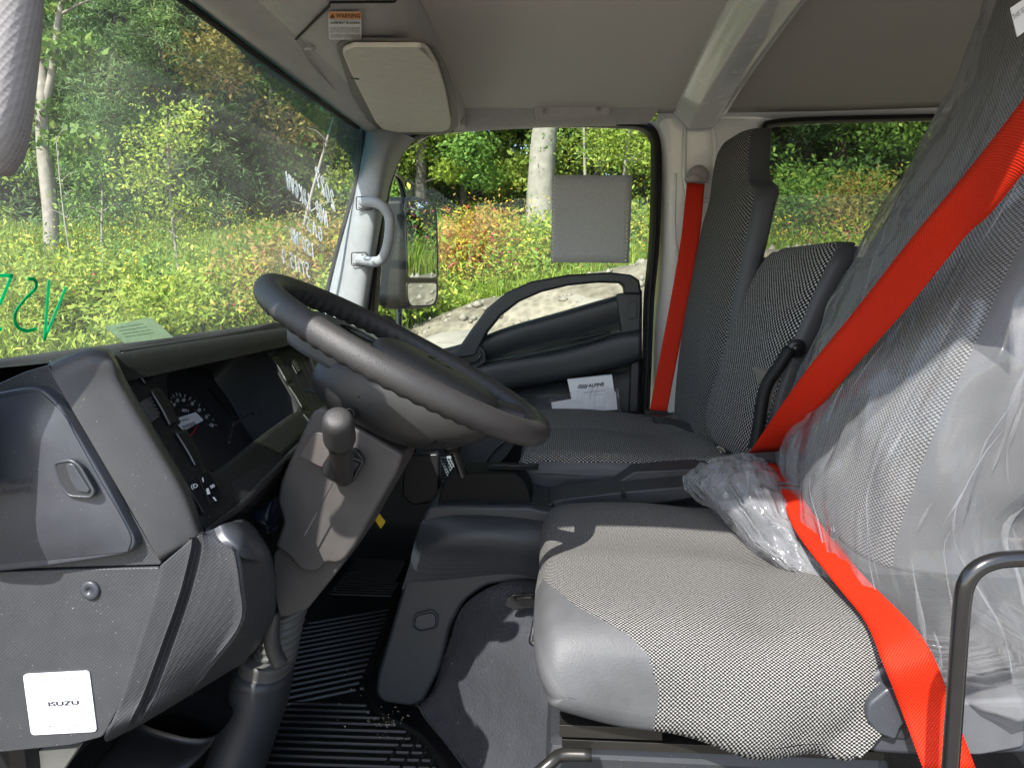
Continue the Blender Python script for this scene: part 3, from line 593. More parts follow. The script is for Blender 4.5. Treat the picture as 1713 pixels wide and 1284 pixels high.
# end panels facing the open door
def E_(x,y,D=.66): return P(x,y,D)
up_=[(-60,668),(0,640),(40,622),(80,610),(96,640),(150,740),(215,850),(271,944),(120,948),(-60,954)]
prism('end_panel',[P(x,y,.665) for x,y in rnd_poly(up_,6)],(.02,0,0),grain,dash,.006,3)
lo_=[(-60,958),(120,952),(268,948),(262,985),(240,1060),(200,1180),(172,1232),(120,1246),(0,1258),(-60,1264)]
prism('lower_end_panel',[P(x,y,.665) for x,y in rnd_poly(lo_,8)],(.02,0,0),grain,dash,.006,3)
lid=[(-70,672),(0,655),(45,647),(70,650),(95,672),(130,730),(178,812),(224,900),(226,914),(214,926),(170,934),(60,950),(-70,962)]
ld=prism('fuse_lid',[P(x,y,.652) for x,y in rnd_poly(lid,14)],(.02,0,0),lidm,dash,.010,4)
G=[]   # bulged skin of the lid
for i,t in enumerate(np.linspace(0,1,9)):
    row=[]
    for j,s in enumerate(np.linspace(0,1,9)):
        L_=np.array([-70+ (0)*t,680+270*t]); 
        xr=np.interp(t,[0,.12,.5,.85,1],[66,104,160,220,213]); yr=np.interp(t,[0,.12,.5,.85,1],[654,690,790,895,922])
        q=L_*(1-s)+np.array([xr,yr])*s
        b=.010*min(1,6*t*(1-t))*min(1,3.2*(1-s)+.0) 
        row.append(P(q[0],q[1],.651-b+ (.0035 if False else 0)))
    G.append(row)
grid('lid_bulge',G,lidm,ld,(3,3))
RC=[(91,774),(120,769),(134,780),(158,822),(152,831),(116,829),(102,812)]
tube('recess_lip',[P(x,y,.641) for x,y in rnd_poly(RC,8)],.0015,lidm,ld,1,8,True,smoothpath=False)
prism('thumb_recess_shade',[P(x,y,.6405) for x,y in rnd_poly(RC,8)],(.006,0,0),dashg,ld,.0005,1)  # flat dark plate, the shade of the hollow put into its colour
prism('thumb_ramp',[P(x,y,.6385) for x,y in rnd_poly([(108,776),(121,774),(150,820),(146,825),(128,822),(114,800)],6)],(.006,0,0),lidm,ld,.0018,3)
for s_,a,b,h in (('PULL',(16,812),(56,808),9),('RAPPEL',(2,829),(58,823),9)):
    text('embossed_text',s_,P(*a,.6385),P(*b,.6385),P(a[0]-2,a[1]-h,.6385),dashg,ld)
clip=lathe('trim_clip',[(.0105,0),(.0105,.002),(.009,.0035),(.003,.0036),(.0028,.0026),(0.0001,.0026)],P(152,986,.665),(-1,0,0),lidm,dash,24)
# sticker (code omitted)
st=prism('info_sticker',[P(x,y,.6635) for x,y in rnd_poly([(38,1127),(149,1121),(162,1223),(52,1229)],7)],(.001,0,0),mat('sticker_white',(.58,.60,.66),.5,var=.01),dash,0)
def stx(s,u0,u1,v,h,m=inkg,bold=0):
    def q(u,v): 
        a=np.array([38,1127])*(1-u)+np.array([149,1121])*u; b=np.array([52,1229])*(1-u)+np.array([162,1223])*u; r=a*(1-v)+b*v; return P(r[0],r[1],.6628)
    text('sticker_text',s,q(u0,v),q(u1,v),q(u0,v-h),m,st,bold=bold)
stx('Scan for more information',.2,.83,.135,.05); stx('on your Isuzu truck',.3,.75,.205,.05)
stx('ISUZU',.32,.78,.545,.07,ink,.02); stx('54DE5J1D2VSS00067',.24,.84,.9,.045); stx('DO NOT REMOVE',.34,.75,.955,.04)
# rounded cheek between end panel and fascia
def chk(pts,dz=0):
    pts=np.array(pts,float); T=[0,.03,.30,.60,.84,.93,.98,1.0]; Dd=[.664,.6642,.672,.682,.691,.700,.716,.74]
    d=np.concatenate([[0],np.cumsum(np.linalg.norm(np.diff(pts,axis=0),axis=1))]); d/=d[-1]
    return [P(np.interp(t,d,pts[:,0]),np.interp(t,d,pts[:,1]),D+dz) for t,D in zip(T,Dd)]
G=[chk([(84,606),(120,590),(168,577),(194,594)],.05),chk([(78,612),(114,594),(164,579),(192,597)],.012),chk([(80,617),(118,600),(168,584),(194,600)],.003),chk([(90,634),(128,615),(178,600),(204,620)]),chk([(108,664),(214,640)]),chk([(160,752),(264,726)]),chk([(215,846),(317,818)]),chk([(255,916),(340,880)]),chk([(266,936),(347,893)],.002),chk([(271,944),(346,898)],.012)]
grid('binnacle_cheek',G,dashl,dash,(5,5),thick=.003,off=-1)
# top hood skin, running to the windshield and across to the passenger side
xs_=[.70,.80,.95,1.15,1.35,1.55,1.8,2.09]
def hood(x):
    zt=-.082-.012*max(0,(x-1.3)); 
    return [(x,.50,zt-.028),(x,.512,zt-.010),(x,.528,zt),(x,.56,zt-.002),(x,.62,zt-.008),(x,.70,zt-.02),(x,.745,zt-.035)]
grid('hood_top',[hood(x) for x in xs_],fascm,dash,(4,4))
# fascia ring around the recess
OP=[(222,604),(262,594),(320,583),(380,572),(415,567),(430,572),(450,600),(474,640),(494,676),(497,688),(480,698),(430,735),(380,775),(352,792),(338,776),(300,722),(262,660),(234,622)]
OO=[(186,592),(262,577),(320,568),(380,558),(430,548),(470,542),(500,590),(520,632),(540,672),(548,705),(505,735),(450,790),(400,840),(345,884),(318,826),(270,740),(228,664),(200,620)]
G=[[FA(x,y,-.004) for x,y in OO],[FA(x,y,0) for x,y in OO],[FA(x*.6+a*.4,y*.6+b*.4,.0) for (x,y),(a,b) in zip(OP,OO)],[FA(x,y,-.001) for x,y in OP],[FA(x,y,-.006) for x,y in OP]]
grid('fascia',G,fascm,dash,(2,3),cv=True)
def sc(pts,f,c): return [(c[0]+(x-c[0])*f,c[1]+(y-c[1])*f) for x,y in pts]
DEEP=-.105
IN=[(280,622),(300,618),(330,614),(350,618),(356,628),(362,640),(385,672),(400,700),(418,728),(432,752),(438,768),(425,775),(395,782),(370,790),(345,785),(322,762),(300,720),(284,680)]
mid=[(a*.5+c*.5,b*.5+d*.5) for (a,b),(c,d) in zip(OP,IN)]
Bk=[FA(x,y,DEEP) for x,y in IN]
G=[[FA(x,y,-.004) for x,y in OP],[FA(x,y,-.03)*.7+FA(a,b,DEEP)*.3 if False else FA(x,y,-.014) for (x,y),(a,b) in zip(OP,IN)],Bk]
grid('recess_wall',G,mat('recess_plastic',(.055,.058,.06),.45,.5,bump=.2),dash,(1,3),cv=True,lin=False)
cl=prism('instrument_cluster',[FA(x,y,DEEP-.002) for x,y in IN],-FAN*.01,mat('cluster_face',(.028,.029,.033),.35,.5),dash)
def CL(x,y,o=.0015): return FA(x,y,DEEP+o)
nums=[('40',292,677,250),('50',295,668,0),('60',307,667,0),('70',321,674,0),('80',333,686,0),('90',345,697,0),('100',355,710,0)]
def cp(x,y): return CL(180+x/4.28,560+y/4.28)
def cn(s,x,y,rot,w,h,m=whitem,bold=.02):
    a=math.radians(rot); r=np.array([math.cos(a),math.sin(a)]); u=np.array([math.sin(a),-math.cos(a)])
    o=np.array([x,y])-r*w/2-u*h/2; text('dial_number',s,cp(*o),cp(*(o+r*w)),cp(*(o+u*h)),m,cl,bold=bold)
for s,x,y in (('40',478,498),('50',500,468),('60',545,465),('70',605,492),('80',657,537),('90',707,587)): cn(s,x,y,28,22,26)
cn('100',745,645,28,30,24); cn('MPH',557,541,8,46,24)
for s,x,y in (('80',514,540),('100',573,502),('120',626,535),('140',676,585),('160',708,640)): cn(s,x,y,28,16,12,inkg)
Fc=[];V=[]
for (x,y,a,l) in ((455,478,60,16),(458,452,40,12),(472,436,60,26),(494,424,65,26),(520,430,68,30),(553,436,110,22),(590,455,112,24),(622,472,125,14),(657,502,120,20),(692,534,130,12),(722,570,30,18),(756,606,135,12),(776,645,20,20)):
    d=np.array([math.cos(math.radians(a)),math.sin(math.radians(a))])*l/2; n=np.array([-d[1],d[0]])/np.linalg.norm(d)*2.2; c=np.array([x,y]); b0=len(V)
    V+=[cp(*(c-d-n)),cp(*(c-d+n)),cp(*(c+d+n)),cp(*(c+d-n))]; Fc.append((b0,b0+1,b0+2,b0+3))
mk('dial_ticks',V,Fc,whitem,cl,smooth=False)
prism('speed_needle',[CL(180+x/4.28,560+y/4.28,.003) for x,y in ((590,720),(600,722),(656,640),(645,640))],-FAN*.001,needle,cl)
prism('dial_arc',[CL(180+x/4.28,560+y/4.28,.002) for x,y in ((705,490),(750,535),(795,595),(828,675),(820,678),(787,600),(744,542),(700,497))],-FAN*.001,dashg,cl)
tg=prism('serial_tag',[CL(180+x/4.28,560+y/4.28,.012) for x,y in rnd_poly(((512,590),(632,552),(688,610),(548,684),(500,640)),8)],-FAN*.0008,paper,cl)
def tq(x,y): return CL(180+x/4.28,560+y/4.28,.0125)
text('tag_text','I726961',tq(512,628),tq(586,606),tq(507,612),ink,tg,bold=.02); text('tag_text','CFJ-08',tq(535,596),tq(575,584),tq(533,589),inkg,tg)
x=0
for k in range(13):
    w=(2,4,3)[k%3]; s=530+k*7.6; y0=650-k*2.6
    prism('tag_bars',[tq(s,y0),tq(s+w,y0-1),tq(s+w+12,y0+22),tq(s+12,y0+24)],-FAN*.0001,ink,tg)
for y0,y1,off in ((0,0,0),): 
    tube('recess_seam',[FA(350,650,-.100),FA(385,690,-.088),FA(430,745,-.075),FA(444,774,-.066)],.0022,blackp,dash,3,6)
    tube('cable_tie',[FA(382,742,-.04),FA(388,716,-.04),FA(392,706,-.035)],.0018,blackp,dash,3,6)
    tube('cable_tie',[FA(388,712,-.038),FA(400,704,-.034),FA(420,690,-.04),FA(424,694,-.05)],.0018,blackp,dash,3,6)
# rocker switches
def rocker(c,k=1.):
    o=prism('rocker_switch',[FA(x,y,.0045*k) for x,y in rnd_poly(c,3)],-FAN*.010*k,mat('switch_black',(.008,.008,.009),.42,.3),dash,.0026*k,3)
    prism('switch_socket',[FA(x,y,.0012*k) for x,y in rnd_poly(sc(c,1.14,np.mean(c,axis=0)),3)],-FAN*.006*k,blackp,o,0,1)
    tube('switch_edge',[FA(c[0][0]+1,c[0][1]+1,.0042*k),FA((c[0][0]+c[3][0])/2+1,(c[0][1]+c[3][1])/2-1,.0062*k),FA(c[3][0],c[3][1],.0042*k)],.0010*k,mat('switch_edge_satin',(.16,.16,.16),.3,.6),o,4,8)
    return o
s1=rocker([(203,589),(230,588),(259,636),(243,641)])
rocker([(253,655),(269,652),(300,704),(284,710)]); rocker([(294,724),(312,721),(340,769),(326,777)])
rocker([(426,556),(440,554),(461,588),(451,593)],.45); rocker([(456,600),(466,598),(488,631),(479,637)],.45)
s3=rocker([(482,645),(492,642),(512,675),(505,681)],.45); rocker([(507,692),(518,688),(532,712),(524,716)],.45)
def sw(x,y): return FA(180+x/4.28,560+y/4.28,.0085)
text('switch_symbol','P',sw(205,208),sw(228,192),sw(214,196) if False else sw(198,196),whitem,s1,bold=.03)
for k in range(5): 
    a=math.radians(20+k*35); prism('symbol_ray',[sw(236+10*math.cos(a),216+10*math.sin(a)),sw(238+10*math.cos(a),217+10*math.sin(a)),sw(238+18*math.cos(a),217+18*math.sin(a)),sw(236+18*math.cos(a),216+18*math.sin(a))],-FAN*.0002,whitem,s1)
prism('symbol_dot',[sw(248,236),sw(256,238),sw(257,250),sw(249,247)],-FAN*.0002,whitem,s1)
# small control pair at the lower left of the fascia
def lv(x,y,o=.006): return FA(180+x/4.28,560+y/4.28,o)
sp=prism('mirror_light_switch',[lv(x,y) for x,y in rnd_poly(((552,1040),(615,1022),(640,1030),(742,1240),(690,1276)),14)],-FAN*.014,glossb,dash,.003,3)
sp2=prism('lock_switch',[lv(x,y) for x,y in rnd_poly(((640,1000),(720,975),(822,1130),(800,1180),(745,1225)),12)],-FAN*.014,glossb,dash,.003,3)
prism('switch_socket',[lv(x,y,.001) for x,y in ((540,1028),(725,962),(835,1130),(690,1290))],-FAN*.01,blackp,dash,.001,1)
text('switch_symbol','(D',lv(602,1110,.0075),lv(650,1100,.0075),lv(595,1070,.0075),whitem,sp,bold=.02)
text('switch_symbol','oo',lv(742,1100,.0075),lv(770,1085,.0075),lv(732,1078,.0075),whitem,sp2,bold=.03)
for q in (((706,1100),(722,1094),(736,1136),(714,1142)),((676,1022),(684,1020),(690,1050),(682,1052)),((752,1160),(764,1158),(782,1186),(772,1188))):
    prism('symbol_block',[lv(x,y,.0075) for x,y in q],-FAN*.0002,whitem,sp2)
# side vents
def vent(quad,n,name='air_vent',k_=1.):
    a,b,c,d=[np.array(q,float) for q in quad]
    v=prism(name,[FA(*q,-.004) for q in quad],-FAN*.01,blackp,dash)
    for k in range(n):
        t=(k+.5)/n; w=.34/n; q=[a*(1-t+w)+b*(t-w),a*(1-t-w)+b*(t+w),d*(1-t-w)+c*(t+w),d*(1-t+w)+c*(t-w)]
        prism('vent_slat',[FA(*p,.001*k_) for p in q],-FAN*.006*k_,mat('vent_slat_black',(.012,.012,.013),.6,.2),v,.0008,1)
    return v
v1=vent(((192,611),(208,607),(292,748),(280,756)),4)
prism('vent_tab',[FA(x,y,.008) for x,y in ((238,669),(250,664),(268,696),(258,703))],-FAN*.01,dashl,v1,.001,1)
for k in range(5): prism('tab_ridge',[FA(x+k*3.3,y+k*6.0,.009) for x,y in ((249,664),(253,663),(255,667),(251,668))],-FAN*.008,dashg,v1,.0004,1)
v2=vent(((452,556),(486,548),(546,660),(512,690)),5,k_=.4)
prism('vent_tab',[FA(x,y,.002) for x,y in ((486,603),(494,600),(504,618),(497,624))],-FAN*.003,blackp,v2,.001,1)
for k in range(6): prism('tab_ridge',[FA(x+k*2.1,y+k*3.3,.003) for x,y in ((488,601),(491,600),(492,602),(489,603))],-FAN*.001,dashl,v2,.0003,1)
# radio screen and the panels right of it
prism('fascia_centre',[FA(x,y,.0) for x,y in ((470,542),(600,528),(640,570),(650,620),(560,720),(540,690))],-FAN*.012,fascm,dash,.002,2)
bz=prism('radio_bezel',[FA(x,y,.006) for x,y in ((500,548),(590,540),(612,578),(546,640),(536,636))],-FAN*.01,glossb,dash,.003,2)
prism('radio_screen',[FA(x,y,.0075) for x,y in ((512,556),(584,547),(602,577),(548,626))],-FAN*.002,mat('screen_glass',(.006,.008,.006),.03,.9,var=0,coat=1),bz)
pn=mat('passenger_dash_panel',(.17,.19,.18),.5,.4,bump=.2)
G=[[P(*q) for q in r] for r in ([(584,543,1.6),(600,543,1.7),(618,548,1.85),(640,566,1.95)],[(598,566,1.56),(616,566,1.66),(640,573,1.8),(660,590,1.92)],[(612,592,1.54),(634,596,1.62),(660,602,1.75),(680,612,1.9)],[(620,640,1.54),(650,640,1.62),(690,640,1.75),(730,645,1.9)])]
grid('passenger_dash_panel',G,pn,dash,(4,4),thick=.004,off=-1)
prism('passenger_dash_lower',[(1.35,.45,-.17),(2.08,.50,-.15),(2.08,.50,-.42),(1.35,.44,-.42)],(0,.2,0),doorm,dash,.02,3)
# lower fascia: lip, dark cubby, carpet
G=[[FA(342,886,0),FA(400,840,0),FA(450,790,0),FA(505,735,0),FA(560,690,0)],
   [FA(350,893,-.004),FA(404,850,-.006),FA(452,802,-.006),FA(508,745,-.006),FA(560,705,-.006)],
   [P(352,898,.80),P(400,862,.93),P(440,835,1.05),P(500,800,1.18),P(560,770,1.2)],
   [P(360,930,.86),P(400,900,1.0),P(430,880,1.15),P(500,850,1.25),P(560,820,1.3)]]
grid('fascia_lower_lip',G,blackp,dash,(4,4),thick=.003)
prism('cubby',[FA(x,y,.001) for x,y in rnd_poly(((388,806),(470,757),(476,762),(472,786),(398,842)),5)],-FAN*.006,mat('cubby_black',(.006,.006,.006),.8),dash,.001,1)
carp=mat('black_felt',(.018,.018,.02),.95,.1,bump=1,bs=300)
grid('felt_lining',[[P(*q) for q in r] for r in ([(392,826,.84),(420,806,.93),(450,790,1.0),(480,775,1.05)],[(392,846,.84),(425,835,.93),(455,815,1.0),(490,790,1.06)],[(380,868,.88),(410,856,.97),(440,846,1.06),(480,830,1.12)])],carp,dash,(4,4),fn=wob(.004,60),thick=.003)
# knee bolster
def bol(a,b,c,d,e,f,g,h):
    # seam, strip, channel floor, channel edge, facet, facet edge, rounding, silhouette
    mid=((d[0]*.55+f[0]*.45),(d[1]*.55+f[1]*.45),(d[2]*.55+f[2]*.45)+.0)
    nb=lambda p,q,t:tuple(p[i]*(1-t)+q[i]*t for i in range(3))
    return [a,nb(a,b,.5),nb(a,b,.93),b,nb(b,c,.5),c,nb(c,d,.85),d,nb(d,f,.06),mid,nb(d,f,.94),f,g,h]
rowsb=[bol((268,946,.664),(322,900,.668),(330,896,.682),(338,892,.674),0,(372,878,.70),(408,868,.80),(430,884,.95)),
 bol((262,968,.664),(318,925,.668),(326,922,.681),(340,918,.676),0,(392,912,.69),(440,918,.82),(456,930,.97)),
 bol((248,1020,.664),(300,995,.669),(309,992,.684),(322,988,.677),0,(404,975,.69),(452,982,.83),(462,990,.98)),
 bol((226,1090,.664),(272,1074,.670),(282,1071,.685),(296,1066,.678),0,(404,1042,.70),(440,1040,.84),(458,1034,.98)),
 bol((198,1180,.664),(240,1160,.671),(251,1157,.685),(264,1152,.680),0,(352,1112,.71),(404,1092,.85),(430,1082,.98)),
 bol((176,1232,.67),(214,1214,.676),(226,1208,.694),(240,1200,.685),0,(322,1150,.725),(384,1112,.87),(416,1098,.98)),
 bol((180,1240,.76),(216,1222,.77),(228,1216,.78),(242,1208,.78),0,(322,1160,.80),(384,1122,.90),(412,1106,.99))]
grid('knee_bolster',[[P(*q) for q in r] for r in rowsb],grain,dash,(6,3),thick=.004,off=-1)
G=[[P(*q) for q in r] for r in ([(358,884,.690),(374,876,.695),(392,872,.73),(410,878,.775)],[(364,898,.682),(384,892,.688),(408,892,.71),(432,906,.765)],[(378,912,.680),(400,914,.684),(422,917,.71),(442,926,.77)],[(398,928,.686),(412,934,.695),(430,936,.73),(444,940,.79)])]
grid('bolster_scoop',G,lidm,dash,(5,5))
box('under_dash_cover',(1.1,.66,-.38),(.8,.10,.44),blackp,dash,.02)
slab('under_dash_bracket',[(10,1262),(60,1256),(130,1250),(90,1310),(20,1330)],.72,.01,mat('bare_bracket',(.35,.33,.28),.5),dash,.001,2)
pxl('heater_duct',[(110,1330,260,1330,.85,.05),(200,1230,340,1260,.9,.05),(240,1170,380,1210,.95,.05)],blackp,dash)
# ================================================================== STEERING COLUMN
coln=thing('steering_column','brown grey steering column cover with lock bezel and ribbed boot','steering column',P(480,1060,1.05))
prism('column_cover',[P(x,y,.945) for x,y in rnd_poly([(521,690),(540,680),(674,760),(664,790),(626,856),(592,916),(576,937),(562,944),(546,940),(530,958),(502,955),(480,928),(459,914),(474,873),(463,838),(468,806),(500,735)],7)],(.11,0,0),colm,coln,.016,4)
prism('column_cover_lower',[P(x,y,.962) for x,y in rnd_poly([(476,905),(540,925),(578,920),(580,932),(560,962),(513,1020),(480,1032),(466,1030),(456,985),(457,925)],6)],(.12,0,0),colm,coln,.010,4)
fs=prism('blank_plate',[P(x,y,.918) for x,y in rnd_poly(((527,722),(560,730),(548,776),(538,782),(500,762)),6)],(.006,0,0),mat('plate_dark_brown',(.085,.075,.07),.45),coln,.001,1)
prism('seam_line',[P(x,y,.9205) for x,y in ((556,808),(557,808),(505,905),(503,905))],(.002,0,0),dashl,coln)
bzl=prism('lock_bezel',[P(x,y,.914) for x,y in rnd_poly(((560,745),(596,752),(610,770),(590,808),(572,812),(538,794),(538,778)),6)],(.012,0,0),blackp,coln,.002,2)
tube('bezel_ring',[P(x,y,.912) for x,y in rnd_poly(((572,760),(607,772),(590,803),(560,790)),3)],.0022,dashg,bzl,1,6,True,smoothpath=False)
prism('bezel_ring_inner',[P(x,y,.911) for x,y in rnd_poly(((577,767),(600,775),(586,798),(566,788)),3)],(.004,0,0),mat('bezel_plate',(.05,.048,.045),.4),bzl,.001,1)
# lever standing on the bezel
lev=thing('column_lever','short black lever with domed grey knob standing on the column bezel','lever',P(574,800,.90))
a=P(575,800,.905); b=P(566,712,.82); d=(b-a)
lathe('lever_stem',[(.012,0),(.0135,.02),(.015,.06),(.0158,np.linalg.norm(d)*.78)],a,d,mat('lever_black',(.03,.028,.027),.4,.5),lev,20,2)
L=np.linalg.norm(d)
lathe('lever_knob',[(.0155,L*.70),(.0185,L*.74),(.0198,L*.80),(.0192,L*1.0),(.0178,L*1.1),(.014,L*1.15),(.007,L*1.17),(.0001,L*1.173)],a,d,wheelm,lev,28,3)
tube('lever_pivot',[P(570,806,.90),P(578,809,.90)],.003,chrome,lev,1,8)
# boot, lower tube and hanging trim tail
G=[]
bo_=[(452,1040,510,1020),(446,1056,508,1036),(440,1080,500,1064),(430,1096,490,1104)]
def boot(t): return np.array([np.interp(t,[0,1],[456,422]),np.interp(t,[0,1],[1022,1100]),np.interp(t,[0,1],[514,492]),np.interp(t,[0,1],[1010,1106])])
ss=[]
for k in range(15):
    q=boot(k/14); s=1.0 if k%2 else .88; c=(q[:2]+q[2:])/2; h=(q[2:]-q[:2])/2*s; ss.append((*(c-h),*(c+h),1.06,.042*s))
pxl('ribbed_boot',ss,mat('boot_rubber',(.09,.088,.085),.5,.4),coln,e=2.2,res=2)
pxl('boot_collar',[(414,1082,494,1098,1.06,.055),(408,1100,488,1118,1.06,.058)],colm,coln,e=2.4)
pxl('column_base',[(404,1098,486,1120,1.06,.06),(385,1160,476,1180,1.06,.065),(355,1260,450,1255,1.06,.072),(340,1330,436,1300,1.06,.075)],dashg,coln,e=2.4,r1=.01)
pxl('cover_tail',[(448,1020,470,1020,.99,.012),(442,1050,466,1052,.985,.012),(446,1085,468,1082,.985,.012),(460,1116,480,1108,.99,.011)],dashl,coln,e=3,r1=.004)
pxl('stalk_socket',[(440,812,478,800,1.1,.03),(430,850,470,860,1.08,.035),(448,885,462,890,1.07,.02)],blued,coln,r0=.01,r1=.01)
# ================================================================== STEERING WHEEL
WC=np.array([1.0,.222,-.107]); WA=math.radians(28.9); WB=-.085; WR=.212
wu=np.array([math.cos(WB),0,math.sin(WB)]); wv=np.array([0,-math.cos(WA),-math.sin(WA)]); wn=np.cross(wu,wv); 
if wn[2]<0: wn=-wn
def WH(u,v,n=0): return WC+wu*u+wv*v+wn*n
wheel=thing('steering_wheel','large tilted charcoal steering wheel with finger ridged rim','steering wheel',WC)
G=[]
for i in range(288):
    t=i/288*2*math.pi; cdir=math.cos(t)*wu+math.sin(t)*wv; c=WC+cdir*WR; row=[]
    for j in range(20):
        p=j/20*2*math.pi; r=.0158
        under=max(0,-math.sin(p)*.75+ -math.cos(p)*.45)   # ridges on the underside/inner side
        r*=1.03-.22*under*(.5+.5*math.cos(t*70))
        row.append(c+cdir*math.cos(p)*r*1.03+wn*math.sin(p)*r*1.12)
    G.append(row)
grid('rim',G,wheelm,wheel,(1,1),cu=True,cv=True)
# spokes: pairs of webs sweeping from the pad to the rim
def spoke(ang,w0,w1):
    a=math.radians(ang); dr=np.array([math.cos(a),math.sin(a)]); pr=np.array([-dr[1],dr[0]]); ss=[]
    for r,w,h,n in ((.055,w0,.012,-.018),(.09,w0*.9,.011,-.016),(.13,(w0+w1)/2*.85,.010,-.012),(.165,w1*.85,.010,-.007),(.19,w1*1.05,.011,-.003),(.207,w1*1.45,.011,0)):
        c=WH(dr[0]*r,dr[1]*r,n); ss.append((c,(wu*pr[0]+wv*pr[1])*w,wn*h))
    loft('spoke',ss,wheelm,wheel,e=2.6,n=24,res=4)
spoke(62,.030,.024); spoke(118,.030,.024)
spoke(-82,.022,.020) if False else None
# pad and housing
def wl_(name,secs,m,par,**k): return loft(name,[(WH(cu,cv,n),wu*a,wv*b) for cu,cv,n,a,b in secs],m,par,**k)
wl_('horn_pad',[(0,.045,-.012,.070,.100),(0,.045,.0,.069,.099),(0,.043,.010,.060,.090),(0,.04,.016,.040,.065),(0,.04,.018,.01,.02)],mat('horn_pad_grey',(.040,.039,.039),.45,.45,bump=.5,bs=900),wheel,e=3,n=40,res=4)
cs=thing('column_switch_housing','black switch housing bowl under the steering wheel hub','switch housing',WC-wn*.08)
wl_('housing_bowl',[(0,.035,-.012,.079,.118),(0,.030,-.030,.085,.128),(0,.018,-.055,.088,.125),(0,.0,-.085,.082,.105),(0,-.01,-.105,.060,.075),(0,-.01,-.11,.03,.04)],mat('housing_black',(.020,.020,.020),.45,.5,bump=.25),cs,e=3.0,n=48,res=5)
wl_('shroud_nose',[(0,-.095,-.055,.074,.066),(0,-.10,-.030,.078,.072),(0,-.098,-.012,.077,.070),(0,-.09,-.006,.066,.058),(0,-.08,-.004,.03,.03)],mat('shroud_grey',(.065,.07,.074),.45,.5,bump=.3),cs,e=2.6,n=40,res=4)
tube('shroud_seam',[PL(x,y,WH(0,0,-.05),wn) if False else P(x,y,D) for x,y,D in ((511,652,.96),(540,660,.93),(575,664,.915),(603,663,.91))],.0018,rubber,cs,5,6)
lathe('key_hole',[(.0075,.0),(.0075,.003),(.005,.003),(.0048,-.004),(.0001,-.004)],P(585,691,.905),(-1,0,0),glossb,cs,18)
for x in (720,738): tube('housing_slit',[P(x,746,.908),P(x+10,737,.906)],.0016,rubber,cs,1,6)
# ================================================================== SEATS
def proj(p):
    d=np.dot(p,fw); return 856.5+np.dot(p,rt)/d*F, 642-np.dot(p,up)/d*F
def back(name,secs,parent,fm,sm,skew=0,n=64,res=6,f0=.09,f1=.392,grow=0,r1=.012,fn=None,e=3.4,m2=None):
    L=[]
    for x,y,Df,Dn,th in secs:
        p=P(x,y,Df); c=np.array([(Df+Dn)/2,p[1]-th/2,p[2]]); L.append((c-np.array([0,skew,0]),X1*((Df-Dn)/2+grow)+np.array([0,skew,0]),np.array([0,th/2+grow,0])))
    mf=(lambda u,v,c:0 if f0<v<f1 else 1) if m2 is None else m2
    return loft(name,L,[fm,sm] if m2 is None else fm,parent,e=e,n=n,res=res,r1=r1,fn=fn,mifn=mf)
def cushion(name,prof,xs,parent,mats,mifn,res=(5,6),fn=None):
    """xs: (x, inset, top drop)"""
    pr=np.array(prof,float); c=pr.mean(0); G=[]
    for x,i,dz in xs:
        q=c+(pr-c)*(1-i*np.array([1.0/abs(pr[:,0]-c[0]).max(),1/abs(pr[:,1]-c[1]).max()])); q[:,1]-=dz*np.clip((pr[:,1]-c[1])/abs(pr[:,1]-c[1]).max(),0,1)
        G.append([(x,a,b) for a,b in q])
    o=grid(name,G,mats,parent,res,cv=True,caps=True,fn=fn,mifn=mifn)
    me=o.data; W_=wloc(o); co=np.empty(len(me.vertices)*3); me.vertices.foreach_get('co',co); co=co.reshape(-1,3)+W_; li=np.empty(len(me.loops),dtype=np.int32); me.loops.foreach_get('vertex_index',li)
    me.uv_layers[0].data.foreach_set('uv',np.stack([co[:,1],co[:,0]+co[:,2]*1.0],-1)[li].ravel()); return o
# passenger seat
ps=thing('passenger_seat','tall charcoal tweed passenger seat with moulded headrest beside the white pillar','truck seat',(1.8,-.3,-.5))
back('backrest',[(1118,712,2.0,1.62,.07),(1120,660,2.01,1.60,.085),(1130,560,2.02,1.58,.085),(1148,460,2.02,1.58,.08),(1164,380,2.01,1.585,.085),(1172,350,2.0,1.60,.088),(1178,328,1.96,1.66,.085),(1183,300,1.94,1.69,.082),(1190,266,1.93,1.71,.08),(1198,248,1.92,1.725,.074),(1206,240,1.91,1.74,.066),(1214,234,1.89,1.76,.054)],ps,fabd,leathd,r1=.03,f1=.43,skew=.012,fn=wob(.003,9))
tube('backrest_seam',[P(x,y,D) for x,y,D in ((1172,402,1.99),(1190,397,1.9),(1216,385,1.78),(1240,366,1.66))],.0022,rubber,ps,4,6)
seatprof=[(.055,-.455),(.092,-.435),(.102,-.40),(.088,-.37),(.055,-.352),(-.04,-.350),(-.14,-.356),(-.24,-.362),(-.33,-.352),(-.37,-.37),(-.37,-.45),(-.15,-.458)]
xs=[(1.455,.05,.02),(1.458,.03,.012),(1.468,.010,.006),(1.485,.0,.003),(1.52,0,0),(1.6,0,-.004),(1.7,0,.004),(1.74,0,.008),(1.78,0,.003),(1.88,0,-.004),(1.98,0,0),(2.02,.01,.004),(2.03,.04,.01)]
cushion('cushion',seatprof,xs,ps,[fabp,leathd],lambda u,v,c:0 if (c[0]>1.462 and c[2]>-.378) else 1,(8,6),fn=wob(.003,10))
tube('cushion_seam',[P(x,y,D) for x,y,D in ((1003,716,1.76),(1022,738,1.66),(1042,762,1.52))],.002,rubber,ps,4,6)
box('seat_base',(1.75,-.14,-.56),(.5,.42,.18),mat('base_cover',(.10,.11,.115),.5),ps,.03)
